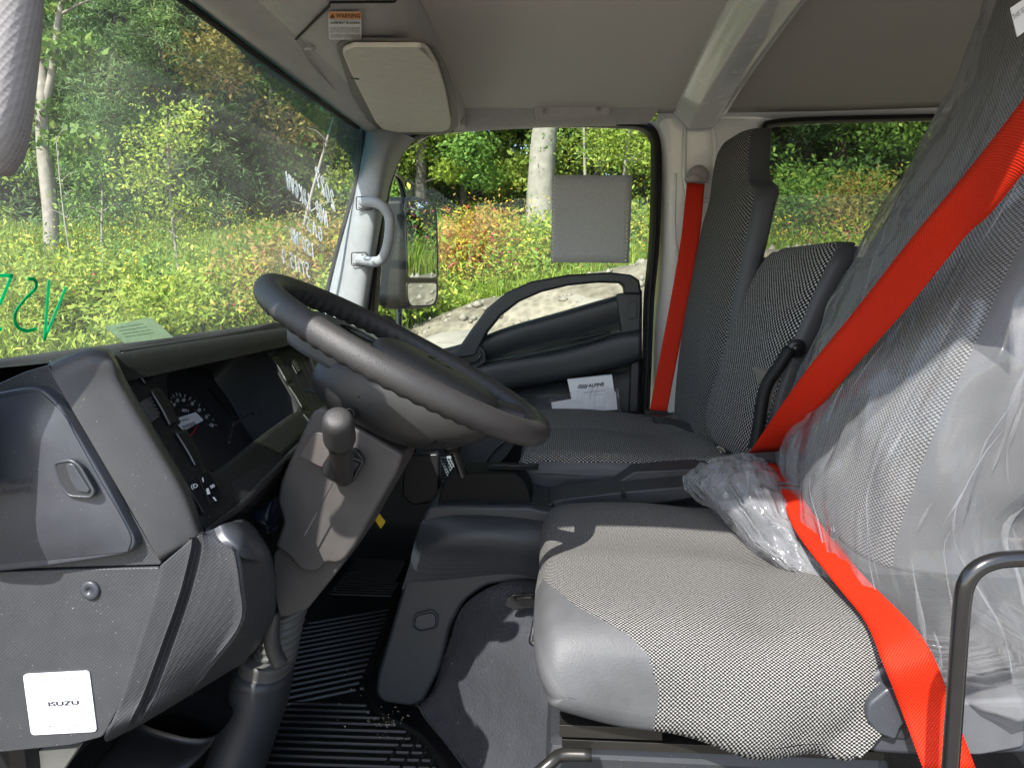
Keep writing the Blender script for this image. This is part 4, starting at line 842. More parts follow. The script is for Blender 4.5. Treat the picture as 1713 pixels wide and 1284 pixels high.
# middle seat back
ms=thing('middle_seat','low middle seat backrest in charcoal tweed with leatherette side','truck seat',(1.48,-.35,-.4))
back('backrest',[(1172,725,1.62,1.31,.06),(1170,690,1.62,1.305,.065),(1186,625,1.62,1.30,.068),(1206,560,1.62,1.30,.07),(1228,505,1.62,1.30,.072),(1246,466,1.61,1.30,.075),(1262,438,1.60,1.305,.075),(1278,422,1.585,1.32,.07),(1294,414,1.56,1.34,.06)],ms,fabp,leathd,skew=.022,f1=.43,r1=.02,fn=wob(.003,11))
lathe('hinge_boss',[(.0165,0),(.0165,.006),(.0150,.009),(.0001,.009)],P(1331,582,1.296),(-1,0,0),blackp,ms,24)
lathe('hinge_bolt',[(.008,0),(.008,.003),(.0001,.003)],P(1332,583,1.286),(-1,0,0),steel,ms,10)
tube('hinge_arm',[P(x,y,D) for x,y,D in ((1322,582,1.285),(1305,610,1.285),(1280,650,1.285),(1268,720,1.28),(1262,750,1.28))],.011,rubber,ms,5,10)
cart=thing('carton','small brown cardboard carton standing between the middle seat and the driver backrest','carton',P(1300,665,1.31))
prism('carton_body',[P(x,y,1.31) for x,y in ((1281,622),(1316,618),(1312,700),(1284,705))],(.09,0,0),carton,cart,.002,1)
# driver seat
ds=thing('driver_seat','light tweed driver seat with grey leatherette front panel','truck seat',(1.05,-.2,-.62))
DB=[(1292,800,1.28,.85,.17),(1288,750,1.29,.84,.19),(1300,690,1.295,.83,.20),(1325,615,1.295,.825,.20),(1362,530,1.29,.825,.19),(1402,450,1.285,.83,.18),(1452,365,1.28,.835,.16),(1502,285,1.27,.845,.13),(1548,210,1.25,.86,.12),(1585,150,1.22,.88,.11),(1618,70,1.20,.90,.11),(1645,0,1.19,.91,.105),(1680,-70,1.17,.93,.09),(1720,-110,1.13,.97,.05)]
back('backrest',DB,ds,fab,leath,n=96,res=8,f0=.03,f1=.42,fn=wob(.004,9))
prof=[(.005,-.535),(.030,-.50),(.040,-.465),(.036,-.432),(.012,-.402),(-.05,-.392),(-.14,-.392),(-.23,-.398),(-.32,-.402),(-.40,-.398),(-.435,-.42),(-.41,-.47),(-.365,-.515),(-.352,-.57),(-.25,-.575),(-.12,-.556)]
xs=[(.7900,.062,.060),(.7906,.048,.060),(.7925,.028,.060),(.798,.010,.060),(.812,.0,.054),(.835,0,.040),(.865,0,.026),(.905,0,.012),(.95,0,.002),(1.0,0,-.001),(1.04,0,.006),(1.09,0,.008),(1.14,0,.002),(1.20,0,-.004),(1.25,0,.002),(1.275,.008,.006),(1.288,.03,.01),(1.292,.06,.02)]
def drv(G):
    G=G.copy()
    for i in range(G.shape[0]):
        for j in range(G.shape[1]):
            p=G[i,j]; x,y,z=p
            w=max(0,min(1,(.90-x)/.08))
            G[i,j,0]+= w*(-.006*math.sin((y+.30)*26+z*18)*max(0,min(1,(-z-.44)/.06)) + .012*nz(p,9,3)*max(0,(-z-.40)/.1))
            k=math.exp(-((y+ .335+ (z+.5)*.55)/.022)**2)*w*max(0,min(1,(-z-.44)/.05)); G[i,j,0]+=.016*k
            G[i,j,2]+= .004*nz(p,7,1)+ w*.006*math.sin(y*34)*max(0,(-z-.5)/.07)
    return G
def gp(u,v,c):
    if c[0]>.96: return 0 if not (v<.14) else 1
    x,y=proj(c); yb=np.interp(x,[885,905,960,1050,1082,1098],[925,968,1012,1062,1096,1150])
    return 1 if (x<1098 and y>yb) else 0
def driver_cushion():
    pr=np.array(prof,float); bot=pr[[0,15,14,13]]; by=bot[:,0]; bz=bot[:,1]; o_=np.argsort(by); G=[]
    for x,f in ((.7850,1.0),(.7852,.93),(.7862,.82),(.7885,.68),(.793,.53),(.800,.40),(.812,.27),(.830,.165),(.858,.085),(.895,.035),(.94,.008),(1.0,0),(1.05,.03),(1.10,.04),(1.15,.01),(1.21,-.02),(1.255,.0),(1.276,.08),(1.288,.22),(1.292,.5)):
        q=pr.copy(); q[:,0]+=max(0,f)*np.clip(-.315-q[:,0],0,1)*.72; zb=np.interp(q[:,0],[-.36,-.25,-.1,.01],[-.546,-.534,-.506,-.487]) if x<1.02 else np.interp(q[:,0],by[o_],bz[o_]); q[:,1]=q[:,1]+f*(zb-q[:,1])
        q[:,0]-=max(0,f)*np.clip(q[:,0]+.02,0,1)*.75;
        G.append([(x,a_,b_) for a_,b_ in q])
    def fn(G):
        G=G.copy()
        for i in range(G.shape[0]):
            for j in range(G.shape[1]):
                x,y,z=G[i,j]; w=max(0,min(1,(.86-x)/.07)); low=max(0,min(1,(-z-.44)/.08))
                k=math.exp(-((y+.345+(z+.5)*.62)/.020)**2)*w*low
                k*=.55; low=low*max(0,min(1,(y+.36)/.08)); G[i,j,0]+=.012*k-.007*w*low*math.sin((y+.30)*24+z*14)+w*low*.010*nz((x,y,z),9,3)
                G[i,j,2]+=.004*nz((x,y,z),7,1)+w*low*.006*math.sin(y*38+1)-.012*math.exp(-((y+.30+.35*(x-1.0))/.035)**2)*(1-w)
        return G
    o=grid('cushion',G,[fab,leath],ds,(9,26),cv=True,fn=fn,mifn=gp)
    me=o.data; W_=wloc(o); co=np.array([v.co for v in me.vertices])+W_; li=np.empty(len(me.loops),dtype=np.int32); me.loops.foreach_get('vertex_index',li)
    me.uv_layers[0].data.foreach_set('uv',np.stack([co[:,1],co[:,0]+co[:,2]],-1)[li].ravel())
driver_cushion()
# slide rail, lever, tray under the seat
rl=slab('slide_rail',[(936,1212),(1108,1218),(1108,1238),(936,1232)],.83,.03,steel,ds,.002,1)
slab('slide_rail_lower',[(940,1236),(1480,1258),(1480,1272),(940,1250)],.835,.03,steel,ds,.002,1)
tube('slide_lever',[P(990,1262,.82),P(940,1262,.82),P(920,1276,.81),P(880,1310,.80)],.008,steel,ds,4,10)
box('seat_riser',(1.05,-.2,-.72),(.40,.44,.26),dashg,ds,.02)
# moulded side cover with recline lever
sc_=prism('side_cover',[P(x,y,.80) for x,y in rnd_poly(((1432,1150),(1460,1128),(1482,1112),(1530,1118),(1600,1170),(1720,1165),(1760,1200),(1740,1262),(1560,1268),(1460,1262),(1420,1215)),12)],(.03,0,0),lidm,ds,.010,4)
prism('cover_inset',[P(x,y,.797) for x,y in rnd_poly(((1452,1160),(1476,1140),(1520,1148),(1536,1200),(1520,1240),(1462,1232),(1448,1200)),10)],(.01,0,0),dashg,ds,.004,3)
prism('recline_lever',[P(x,y,.785) for x,y in rnd_poly(((1452,1178),(1486,1150),(1512,1158),(1542,1192),(1532,1206),(1510,1212),(1500,1240),(1470,1228),(1450,1204)),9)],(.02,0,0),lidm,ds,.009,4)
prism('cover_step',[P(x,y,.795) for x,y in rnd_poly(((1580,1176),(1718,1168),(1716,1250),(1640,1264),(1600,1262)),10)],(.01,0,0),mat('cover_grey',(.10,.105,.115),.4),ds,.005,3)
slab('care_tag',[(1690,14),(1740,-20),(1745,30),(1702,62)],.90,.001,paper,ds,0,1)
text('tag_text','THIS SEAT',P(1696,34,.899),P(1722,14,.899),P(1693,26,.899),inkg,ds)
# ================================================================== PROTECTIVE FILM
pf=thing('plastic_seat_cover','clear wrinkled plastic film bagged over the driver backrest','plastic cover',(1.05,-.45,-.4))
def crumple(a,s1,b,s2):
    def f(G):
        G=G.copy(); c=G.mean(1,keepdims=True); d=G-c; d/=np.linalg.norm(d,axis=2,keepdims=True)+1e-9
        for i in range(G.shape[0]):
            for j in range(G.shape[1]):
                p=G[i,j]; q=(p[0]*1.8,p[1]*1.8,p[2]*.55+p[0]*.5)
                r=1-abs(nz(q,s1,5))*2; r2=1-abs(nz(q,s2,8))*2
                G[i,j]+=d[i,j]*(a*max(r,-.2)+b*r2)
        return G
    return f
FB=[(1334,950,1.19,.795,.28),(1318,905,1.22,.80,.27),(1300,850,1.26,.81,.24)]+[(x,y,a,b,t) for x,y,a,b,t in DB[1:]]
back('film',FB,pf,[filmm],filmm,n=110,res=7,grow=.009,fn=crumple(.017,8,.006,22),e=2.8,m2=lambda u,v,c:0)
def folds(o,nv,n,v0,v1,L,m,par,seed,w=(.0006,.0022)):
    rg=np.random.default_rng(seed); nu=len(o.data.vertices)//nv; co=np.array([v.co for v in o.data.vertices])[:nu*nv].reshape(nu,nv,3)+wloc(o); cen=co.mean(1)
    V=[];Fc=[]
    for k in range(n):
        u=rg.uniform(.0,.9)*nu; v=rg.uniform(v0,v1)*nv; le=int(rg.uniform(*L)*nu); dv=rg.normal()*.10*nv/nu; ww=rg.uniform(*w); prev=None
        for i in range(le):
            a=u+i
            if a>=nu-2: break
            vv=v+dv*i+1.2*math.sin(i*.25+k); i0=int(a); j0=int(vv)%nv; j1=(j0+1)%nv; f=vv-math.floor(vv)
            p=co[i0,j0]*(1-f)+co[i0,j1]*f; t=co[i0,j1]-co[i0,j0]; t/=np.linalg.norm(t)+1e-9; nrm=p-cen[i0]; nrm/=np.linalg.norm(nrm); tp=math.sin(math.pi*(i+.5)/le)*ww*(1+.5*math.sin(i*.9+k))
            b0=len(V); V+=[p-t*tp+nrm*.0006,p+nrm*(.001+tp*1.3),p+t*tp+nrm*.0006]
            if prev is not None: Fc+=[(prev,prev+1,b0+1,b0),(prev+1,prev+2,b0+2,b0+1)]
            prev=b0
    return mk('film_creases',V,Fc,m,par)
fobj=[c for c in pf.children if c.name.startswith('film')][0]
crm=film('film_crease_highlight',.22,90)
folds(fobj,110,55,.13,.52,(.04,.22),crm,pf,4)
folds(fobj,110,34,.36,.60,(.03,.12),crm,pf,6,(.001,.004))
folds(fobj,110,40,.10,.16,(.05,.2),crm,pf,9,(.0006,.002))
# loose bunched end lying on the cushion
fb=thing('bunched_film','crumpled bunch of clear plastic film lying on the rear edge of the driver cushion','plastic film',P(1250,860,1.1))
def bunch(k,sc1):
    rows=[[(1143,812,1.27),(1165,795,1.26),(1200,781,1.26),(1240,775,1.25),(1285,785,1.24),(1305,800,1.22)],
          [(1148,826,1.22),(1180,816,1.17),(1215,805,1.15),(1250,800,1.14),(1295,812,1.14),(1316,830,1.17)],
          [(1172,848,1.19),(1205,850,1.13),(1240,840,1.10),(1278,838,1.09),(1318,856,1.09),(1334,872,1.12)],
          [(1215,884,1.15),(1245,900,1.09),(1275,890,1.06),(1306,886,1.05),(1345,910,1.06),(1358,925,1.08)],
          [(1262,930,1.09),(1290,944,1.04),(1320,938,1.02),(1345,938,1.01),(1375,958,1.01),(1388,970,1.03)],
          [(1310,962,1.03),(1340,976,.99),(1366,982,.975),(1388,982,.97),(1405,996,.97),(1416,1008,.98)],
          [(1360,990,.98),(1385,1000,.96),(1400,1008,.95),(1415,1012,.945),(1428,1022,.94),(1436,1030,.945)]]
    def f(G):
        G=G.copy()
        for i in range(G.shape[0]):
            for j in range(G.shape[1]):
                p=G[i,j]; r=1-2*abs(nz(p,16,k)); r2=1-2*abs(nz(p,42,k+4)); G[i,j]+=np.array([-.5,.2,.8])*(.018*r+.007*r2)*sc1+np.array([0,0,.004*k])
        return G
    return grid('film_fold',[[P(*q) for q in r] for r in rows],filmb,fb,(12,12),fn=f)
bunch(0,1); bunch(2,.8)
# ================================================================== BELTS
def strap(name,L,R,m,par,th=.0014,res=6,bow=0):
    L=np.array([P(*q) for q in L]);R=np.array([P(*q) for q in R]); Lc=cr(L,res);Rc=cr(R,res)
    G=np.stack([Lc*(1-t)+Rc*t+np.array([-bow*math.sin(math.pi*t),0,0]) for t in np.linspace(0,1,7)],1)
    return grid(name,G,m,par,(1,1),lin=True,thick=th)
sb=thing('driver_seat_belt','bright red seat belt crossing the film covered driver backrest and the cushion','seat belt',P(1270,765,1.25))
strap('shoulder_webbing',[(1790,66,.64),(1713,166,.70),(1620,285,.78),(1524,400,.845),(1432,517,.94),(1350,618,1.035),(1300,688,1.12),(1254,757,1.235)],
 [(1800,178,.62),(1713,287,.68),(1655,358,.735),(1611,400,.78),(1520,512,.865),(1440,602,.96),(1370,683,1.065),(1301,754,1.225)],belt,sb)
strap('lap_webbing',[(1250,774,1.24),(1298,808,1.14),(1327,882,1.03),(1391,968,.91),(1446,1037,.835),(1477,1109,.77),(1509,1191,.77),(1546,1290,.75)],
 [(1298,774,1.23),(1332,817,1.11),(1391,900,.97),(1455,973,.87),(1523,1041,.79),(1562,1098,.76),(1597,1190,.765),(1634,1290,.75)],belt,sb)
prism('belt_tongue',[P(x,y,1.245) for x,y in rnd_poly(((1240,760),(1252,756),(1296,757),(1300,764),(1298,776),(1290,776),(1288,770),(1252,770),(1250,777),(1239,777)),3)],(.012,0,0),mat('tongue_plastic',(.045,.04,.045),.4),sb,.0015,2)
for y0 in (808,816): tube('belt_stopper',[P(1300,y0,1.13),P(1322,y0,1.11),P(1338,y0+2,1.10)],.0022,mat('stopper_plastic',(.09,.08,.085),.4),sb,2,8)
pb=thing('passenger_seat_belt','dark red seat belt hanging from the white pillar in front of the passenger seat','seat belt',P(1165,300,2.03))
strap('webbing',[(1149,306,2.02),(1139,400,2.01),(1122,500,2.0),(1103,600,1.98),(1086,690,1.96)],[(1179,308,2.015),(1170,400,2.0),(1152,500,1.99),(1133,600,1.97),(1116,688,1.95)],belt,pb)
cap_=mat('anchor_cap_taupe',(.30,.27,.27),.5)
lathe('anchor_cap',[(.026,0),(.028,.006),(.022,.016),(.010,.021),(.0001,.022)],P(1168,294,2.035),(-1,0,.1),cap_,pb,24,2)
pxl('anchor_ring',[(1144,298,1148,307,2.02,.008),(1162,290,1164,306,2.015,.01),(1180,300,1186,306,2.02,.008)],cap_,pb,r0=.003,r1=.003)
prism('buckle',[P(x,y,1.945) for x,y in rnd_poly(((1078,686),(1118,688),(1128,706),(1100,712),(1080,700)),4)],(.03,0,0),blackp,pb,.004,2)
cb=thing('lap_belt','dark grey lap belt with metal tongue lying at the back of the passenger cushion','seat belt',P(1160,735,1.8))
strap('webbing',[(1102,704,1.86),(1125,700,1.83),(1160,712,1.73),(1195,738,1.61),(1212,752,1.54)],[(1104,720,1.84),(1128,722,1.80),(1160,740,1.69),(1185,762,1.57),(1204,770,1.52)],beltd,cb)
prism('metal_tongue',[P(x,y,1.50) for x,y in ((1198,748),(1208,744),(1214,756),(1211,762),(1202,760))],(.003,0,0),chrome,cb,.0006,1)
prism('buckle',[P(x,y,1.49) for x,y in rnd_poly(((1206,756),(1236,766),(1240,778),(1210,772)),3)],(.025,0,0),blackp,cb,.003,2)
prism('buckle',[P(x,y,1.85) for x,y in rnd_poly(((1092,694),(1122,700),(1118,720),(1096,714)),3)],(.025,0,0),blackp,cb,.003,2)
# ================================================================== CONSOLE, SHIFTER, FLOOR
con=thing('gear_console','charcoal gear selector tower rising from the engine cover','console',(1.4,.2,-.86))
cout=[(712,850),(760,845),(890,846),(905,852),(1020,862),(1030,978),(940,973),(865,971),(812,980),(776,1006),(754,1046),(744,1086),(735,1122),(708,1174),(690,1183),(640,1176),(628,1162),(630,1132),(655,1046),(676,972),(694,900)]
prism('tower',[P(x,y,1.30) for x,y in rnd_poly(cout,12)],(.24,0,0),conm,con,.018,4)
G=[[P(*q) for q in r] for r in ([(716,852,1.325),(770,852,1.315),(840,852,1.315),(900,856,1.315),(1010,870,1.315)],[(706,872,1.300),(760,872,1.285),(840,876,1.285),(900,886,1.285),(1010,900,1.29)],[(696,905,1.294),(750,902,1.27),(840,905,1.27),(900,918,1.275),(1010,925,1.29)],[(688,935,1.294),(740,932,1.285),(840,935,1.285),(900,945,1.29),(1010,950,1.295)],[(672,985,1.302),(740,975,1.302),(840,960,1.30),(900,965,1.30),(1010,970,1.303)])]
grid('tower_shoulder',G,conm,con,(5,5))
prism('selector_bezel',[P(x,y,1.325) for x,y in rnd_poly([(731,850),(736,822),(744,802),(756,793),(800,790),(862,792),(876,802),(886,822),(891,850)],5)],(.085,0,0),mat('bezel_black',(.006,.006,.0065),.5,.15,bump=.2),con,.012,4)
zt=P(800,790,1.325)[2]+.0012
prism('selector_plate',[(1.345,.150,zt),(1.345,.050,zt),(1.392,.050,zt),(1.392,.150,zt)],(0,0,.0015),rubber,con,.0006,1)
tube('selector_slot',[(1.366,.143,zt+.002),(1.372,.058,zt+.002)],.0022,steel,con,2,6)
sh_=thing('gear_lever','black automatic gear lever standing in the console bezel','gear lever',P(772,800,1.42))
tube('lever_shaft',[P(777,801,1.335),P(767,772,1.33),P(757,742,1.325)],[.0095,.010,.0115],mat('lever_shaft_black',(.012,.012,.013),.28,.6),sh_,4,12)
pxl('lever_head',[(744,758,772,756,1.32,.014),(741,750,774,746,1.318,.018),(742,735,778,730,1.315,.02)],blackp,sh_,e=2.6,r0=.004,r1=.008)
prism('slot_cover',[P(x,y,1.297) for x,y in rnd_poly(((696,1030),(722,1024),(730,1032),(728,1048),(702,1054),(693,1046)),5)],(.006,0,0),mat('slot_dark',(.03,.034,.042),.4),con,.002,2)
tube('slot_rim',[P(x,y,1.297) for x,y in rnd_poly(((694,1027),(723,1020),(732,1030),(730,1050),(702,1057),(690,1048)),5)],.002,conm,con,1,6,True,smoothpath=False)
ec=thing('engine_cover','glossy moulded grey vinyl engine cover and floor lining under the driver seat','engine cover',(1.15,.1,-.86))
G=[[P(*q) for q in r] for r in (
 [(690,1176,1.33),(725,1150,1.32),(745,1090,1.315),(778,1010,1.312),(850,972,1.31),(940,970,1.31),(1060,970,1.31)],
 [(705,1185,1.30),(738,1150,1.285),(765,1095,1.275),(800,1040,1.27),(870,1005,1.26),(940,998,1.255),(1060,1000,1.25)],
 [(718,1202,1.28),(765,1180,1.25),(800,1130,1.22),(840,1080,1.20),(890,1050,1.19),(950,1045,1.19),(1060,1045,1.19)],
 [(740,1235,1.23),(790,1220,1.20),(840,1180,1.16),(880,1130,1.13),(925,1098,1.12),(970,1090,1.12),(1060,1090,1.12)],
 [(770,1275,1.17),(825,1265,1.13),(880,1235,1.09),(925,1195,1.06),(965,1160,1.05),(1010,1150,1.05),(1080,1150,1.05)],
 [(810,1330,1.08),(870,1320,1.05),(925,1300,1.01),(965,1260,.99),(1010,1230,.98),(1050,1220,.98),(1120,1220,.98)],
 [(850,1400,1.0),(920,1400,.97),(980,1390,.93),(1020,1350,.92),(1060,1320,.91),(1100,1310,.91),(1180,1310,.91)])]
grid('vinyl_lining',G,vinyl,ec,(7,6),fn=wob(.004,9))
tube('lining_edge',[P(x,y,D) for x,y,D in ((700,1178,1.31),(712,1200,1.285),(745,1240,1.23),(800,1310,1.10))],.0022,dashl,ec,4,6)
lt_=slab('latch_plate',[(846,1004),(856,994),(890,992),(905,996),(905,1014),(862,1020),(846,1014)],1.20,.006,glossb,ec,.002,4)
tube('latch_loop',[P(862,1000,1.19),P(876,998,1.185),(P(896,998,1.18))],.005,steel,lt_,3,8)
tube('release_lever',[P(895,1035,1.1),P(892,1055,1.09),P(890,1072,1.085),P(897,1078,1.08)],[.004,.004,.006,.004],blackp,ec,4,8)
lh=thing('centre_tray','dark plastic centre tray with cup holder between the seats','console tray',P(1060,830,1.4))
slab('tray_arm',[(918,842),(940,834),(1040,822),(1160,812),(1165,832),(1130,838),(940,862),(922,864)],1.325,.10,trayp,lh,.005,4)
slab('cup_tray',[(1018,818),(1040,802),(1062,788),(1180,783),(1222,792),(1222,815),(1150,822),(1040,826),(1020,826)],1.40,.12,trayp,lh,.006,6)
lathe('cup_ring',[(.043,-.02),(.043,.0),(.040,.003),(.037,.0),(.036,-.03)],P(1108,797,1.46),(0,0,1),trayp,lh,28)
lathe('cup_well',[(.037,.0),(.0001,.0)],P(1108,797,1.46)-np.array([0,0,.004]),(0,0,1),rubber,lh,28)
prism('tray_catch',[P(x,y,1.32) for x,y in ((917,843),(926,841),(928,852),(919,854))],(.01,0,0),glossb,lh,.001,1)
slab('tray_joint',[(1038,816),(1046,815),(1048,832),(1040,834)],1.32,.004,blackp,lh,.001,1)
prism('lower_trim_panel',[P(x,y,2.02) for x,y in rnd_poly([(690,702),(800,690),(892,686),(872,724),(850,762),(818,790),(742,812),(700,800)],10)],(.02,0,0),mat('lower_trim_blue_grey',(.060,.070,.078),.45,.4,bump=.2),door,.004,3)
tube('lower_trim_crease',[P(x,y,2.015) for x,y in ((868,724),(838,742),(815,768),(806,792))],.004,MATS['lower_trim_blue_grey'],door,5,8)
# kick panel grille, footwell mesh, yellow tag
slab('speaker_grille',[(733,765),(764,762),(768,790),(742,812),(733,800)],1.85,.01,None or mat('grille_light',(.20,.23,.25),.5),door,.002,4)
gr=[]
V=[];Fc=[]
for i in range(7):
    for j in range(9):
        x,y=737+i*4.6+(j%2)*2.3,768+j*4.6
        if y<806-(i)*3:
            c=P(x,y,1.848); b0=len(V); V+=[c+np.array([0,.0028*math.cos(a),.0028*math.sin(a)]) for a in np.arange(6)*math.pi/3]; Fc.append(tuple(range(b0,b0+6)))
mk('grille_holes',V,Fc,rubber,door,smooth=False)
slab('footwell_cover',[(676,762),(735,758),(735,838),(690,846),(672,830)],1.75,.03,blackp,cab,.006,8)
yt=thing('yellow_tag','small yellow warning tag hanging beside the steering column in the footwell','tag',P(636,868,1.5))
prism('tag_card',[P(x,y,1.5) for x,y in ((628,851),(645,872),(637,884),(624,864))],(.001,0,.0),yellow,yt)
tube('tag_tie',[P(620,872,1.5),P(627,862,1.5),P(632,855,1.5)],.002,chrome,yt,3,6)
# rubber mat with raised ribs
fm=thing('floor_mat','black ribbed rubber floor mat with chevron pattern in the driver footwell','floor mat',(1.5,.5,-.872))
MZ=-.868
def mz(x,y): return PZ(x,y,MZ)
mo=[(330,1330),(420,1140),(500,1000),(590,905),(600,872),(720,872),(700,900),(672,985),(640,1060),(618,1120),(616,1160),(640,1195),(690,1222),(725,1255),(770,1330)]
mp=[mz(x,y) for x,y in rnd_poly(mo,14)]
prism('mat_sheet',mp,(0,0,-.006),rubber,fm)
tube('raised_rim',[mz(x,y) for x,y in ((660,1010),(640,1060),(620,1112),(613,1140),(616,1162),(640,1195),(690,1222),(725,1255),(770,1330))],.0075,rubber,fm,6,8)
poly=np.array([(p[0],p[1]) for p in mp])
def inside(x,y):
    r=False; n=len(poly); j=n-1
    for i in range(n):
        xi,yi=poly[i];xj,yj=poly[j]
        if (yi>y)!=(yj>y) and x<(xj-xi)*(y-yi)/(yj-yi)+xi: r=not r
        j=i
    return r
def ribs(lines,w=.0035,h=.0045):
    V=[];Fc=[]
    for a,b in lines:
        a=np.array(a,float);b=np.array(b,float); N=60; ts=[t for t in np.linspace(0,1,N) if inside(*(a*(1-t)+b*t))]
        if len(ts)<4: continue
        t0,t1=ts[1],ts[-2]; p=a*(1-t0)+b*t0; q=a*(1-t1)+b*t1; d=(q-p)/(np.linalg.norm(q-p)+1e-9); s=np.array([-d[1],d[0]])
        b0=len(V)
        for pt in (p,q):
            for o,z in ((-w,MZ+.0002),(-w*.55,MZ+h),(w*.55,MZ+h),(w,MZ+.0002)): V.append((*(pt+s*o),z))
        Fc+= [(b0+k,b0+k+1,b0+5+k,b0+4+k) for k in range(3)]+[(b0,b0+1,b0+2,b0+3),(b0+7,b0+6,b0+5,b0+4)]
    return V,Fc
def seg(px): 
    a=mz(*px[:2]);b=mz(*px[2:]); return (a[0],a[1]),(b[0],b[1])
ln=[]
for k in range(17): ln.append(((1.02+k*.0205,.15),(1.0+k*.0205,.9)))
V,Fc=ribs(ln); mk('mat_ribs',V,Fc,mat('rib_rubber',(.012,.012,.012),.45,.5),fm,smooth=False)
ln=[]
ax,ay=1.62,.46    # chevron apex column
for k in range(16):
    u=k*.026
    ln.append(((1.40+u,.44),(1.40+u-.13,.70))) ; ln.append(((1.40+u,.44-.0),(1.40+u+.10,.20)))
V,Fc=ribs(ln,.0045); mk('chevron_ribs',V,Fc,MATS['rib_rubber'],fm,smooth=False)
V,Fc=ribs([((1.86+k*.017,.1),(1.86+k*.017,.9)) for k in range(16)],.003); mk('far_ribs',V,Fc,MATS['rib_rubber'],fm,smooth=False)
V,Fc=ribs([seg((690+k*14,1222+k*9,640+k*22,1284+k*16)) for k in range(5)],.004); mk('corner_ribs',V,Fc,MATS['rib_rubber'],fm,smooth=False)
# crumbs of leaf litter on the mat
V=[];Fc=[]
for k in range(60):
    x,y=rng.normal(648,16),rng.normal(1215,16); 
    if k>42: x,y=rng.uniform(560,690),rng.uniform(1120,1270)
    c=mz(x,y)+np.array([0,0,.006]); r=rng.uniform(.0008,.0032); b0=len(V); a=rng.uniform(0,3)
    V+=[c+np.array([r*math.cos(a),r*math.sin(a),0]),c+np.array([-r*.6,r*.5,.001]),c+np.array([-r*math.cos(a),-r*math.sin(a),.0]),c+np.array([0,0,.002])]; Fc+=[(b0,b0+1,b0+2,b0+3)]
lit=mk('leaf_litter',V,Fc,mat('litter',(.45,.38,.25),.9),smooth=False); tag(lit,'pale crumbs of leaf litter scattered on the rubber mat','litter',None,'stuff')
# black assist tube by the door opening
at_=thing('entry_rail','bent black metal assist tube in the lower right corner beside the belt','assist tube',P(1590,1280,.62))
tube('rail_tube',[P(x,y,.60) for x,y in ((1585,1400),(1590,1284),(1597,1180),(1604,1080),(1610,1005),(1618,972),(1636,950),(1664,938),(1700,934),(1780,932))],.0071,blackmetal,at_,7,20)
# ================================================================== OUTSIDE
def sstep(a,b,x): t=np.clip((x-a)/(b-a),0,1); return t*t*(3-2*t)
def n2(x,y,s,o=0):   # cheap smooth value noise, vectorised
    x=np.asarray(x)*s+o; y=np.asarray(y)*s+o*1.3
    return (np.sin(x*1.7+1.3*np.sin(y*1.1))+np.sin(y*2.1+1.7*np.sin(x*.9+2))+np.sin((x+y)*1.3+np.sin(x*2.3))) /3
def H(x,y):
    x=np.asarray(x,float);y=np.asarray(y,float)
    zr=np.clip(.02-.30*y,-.75,.30)
    h=-1.75+(zr+1.75)*sstep(3.0,5.6,x+.15*n2(x,y,1.3))
    h=h+sstep(6.2,16,x)*(.95-zr)-.25*sstep(5.8,7.2,x)*(1-sstep(7.2,12,x))
    return h+.05*n2(x,y,1.1,3)+.10*n2(x,y,.35,7)*sstep(3,8,x)+sstep(20,60,x)*2+sstep(16,40,abs(y))*1.2*sstep(3,8,x)
def attr(me,arr): a=me.attributes.new('rnd','FLOAT','POINT'); a.data.foreach_set('value',np.asarray(arr,dtype=np.float32))
def npmesh(name,V,Q,m,rnd=None,parent=None,uv=False):
    me=bpy.data.meshes.new(name); k=Q.shape[1]
    me.vertices.add(len(V)); me.vertices.foreach_set('co',np.asarray(V,dtype=np.float32).ravel())
    me.loops.add(Q.size); me.loops.foreach_set('vertex_index',Q.astype(np.int32).ravel())
    me.polygons.add(len(Q)); me.polygons.foreach_set('loop_start',np.arange(0,Q.size,k,dtype=np.int32)); me.polygons.foreach_set('loop_total',np.full(len(Q),k,dtype=np.int32))
    for q in (m if isinstance(m,(list,tuple)) else [m]): me.materials.append(q)
    if rnd is not None: attr(me,rnd)
    me.update(calc_edges=True); me.validate()
    o=bpy.data.objects.new(name,me); COL.objects.link(o); o.parent=parent
    return o
# ground sheet
gx=np.concatenate([np.linspace(-30,2,8),np.linspace(2.3,9,90),np.linspace(9.3,22,60),np.linspace(24,90,16)]); gy=np.concatenate([np.linspace(-90,-14,14),np.linspace(-13.5,20,260),np.linspace(22,100,14)])
GX,GY=np.meshgrid(gx,gy,indexing='ij'); GZ=H(GX,GY)
near_=np.exp(-((GX-5.2)/1.1)**2)
GZ=GZ+near_*(.035*n2(GX,GY,5.5,2)+.02*n2(GX,GY,13,5))
nx,ny=GX.shape; idx=np.arange(nx*ny).reshape(nx,ny); Q=np.stack([idx[:-1,:-1],idx[1:,:-1],idx[1:,1:],idx[:-1,1:]],-1).reshape(-1,4)
gm=bpy.data.materials.new('dry_earth'); gm.use_nodes=True; t=gm.node_tree; b=t.nodes['Principled BSDF']; b.inputs['Roughness'].default_value=.95
tc=nn(t,'ShaderNodeTexCoord'); n1=nn(t,'ShaderNodeTexNoise'); n1.inputs['Scale'].default_value=1.6; n1.inputs['Detail'].default_value=10; n1.inputs['Roughness'].default_value=.7
t.links.new(tc.outputs['Object'],n1.inputs['Vector']); crp=nn(t,'ShaderNodeValToRGB'); e=crp.color_ramp.elements; e[0].position=.35; e[0].color=(.10,.085,.05,1); e[1].position=.66; e[1].color=(.36,.305,.23,1)
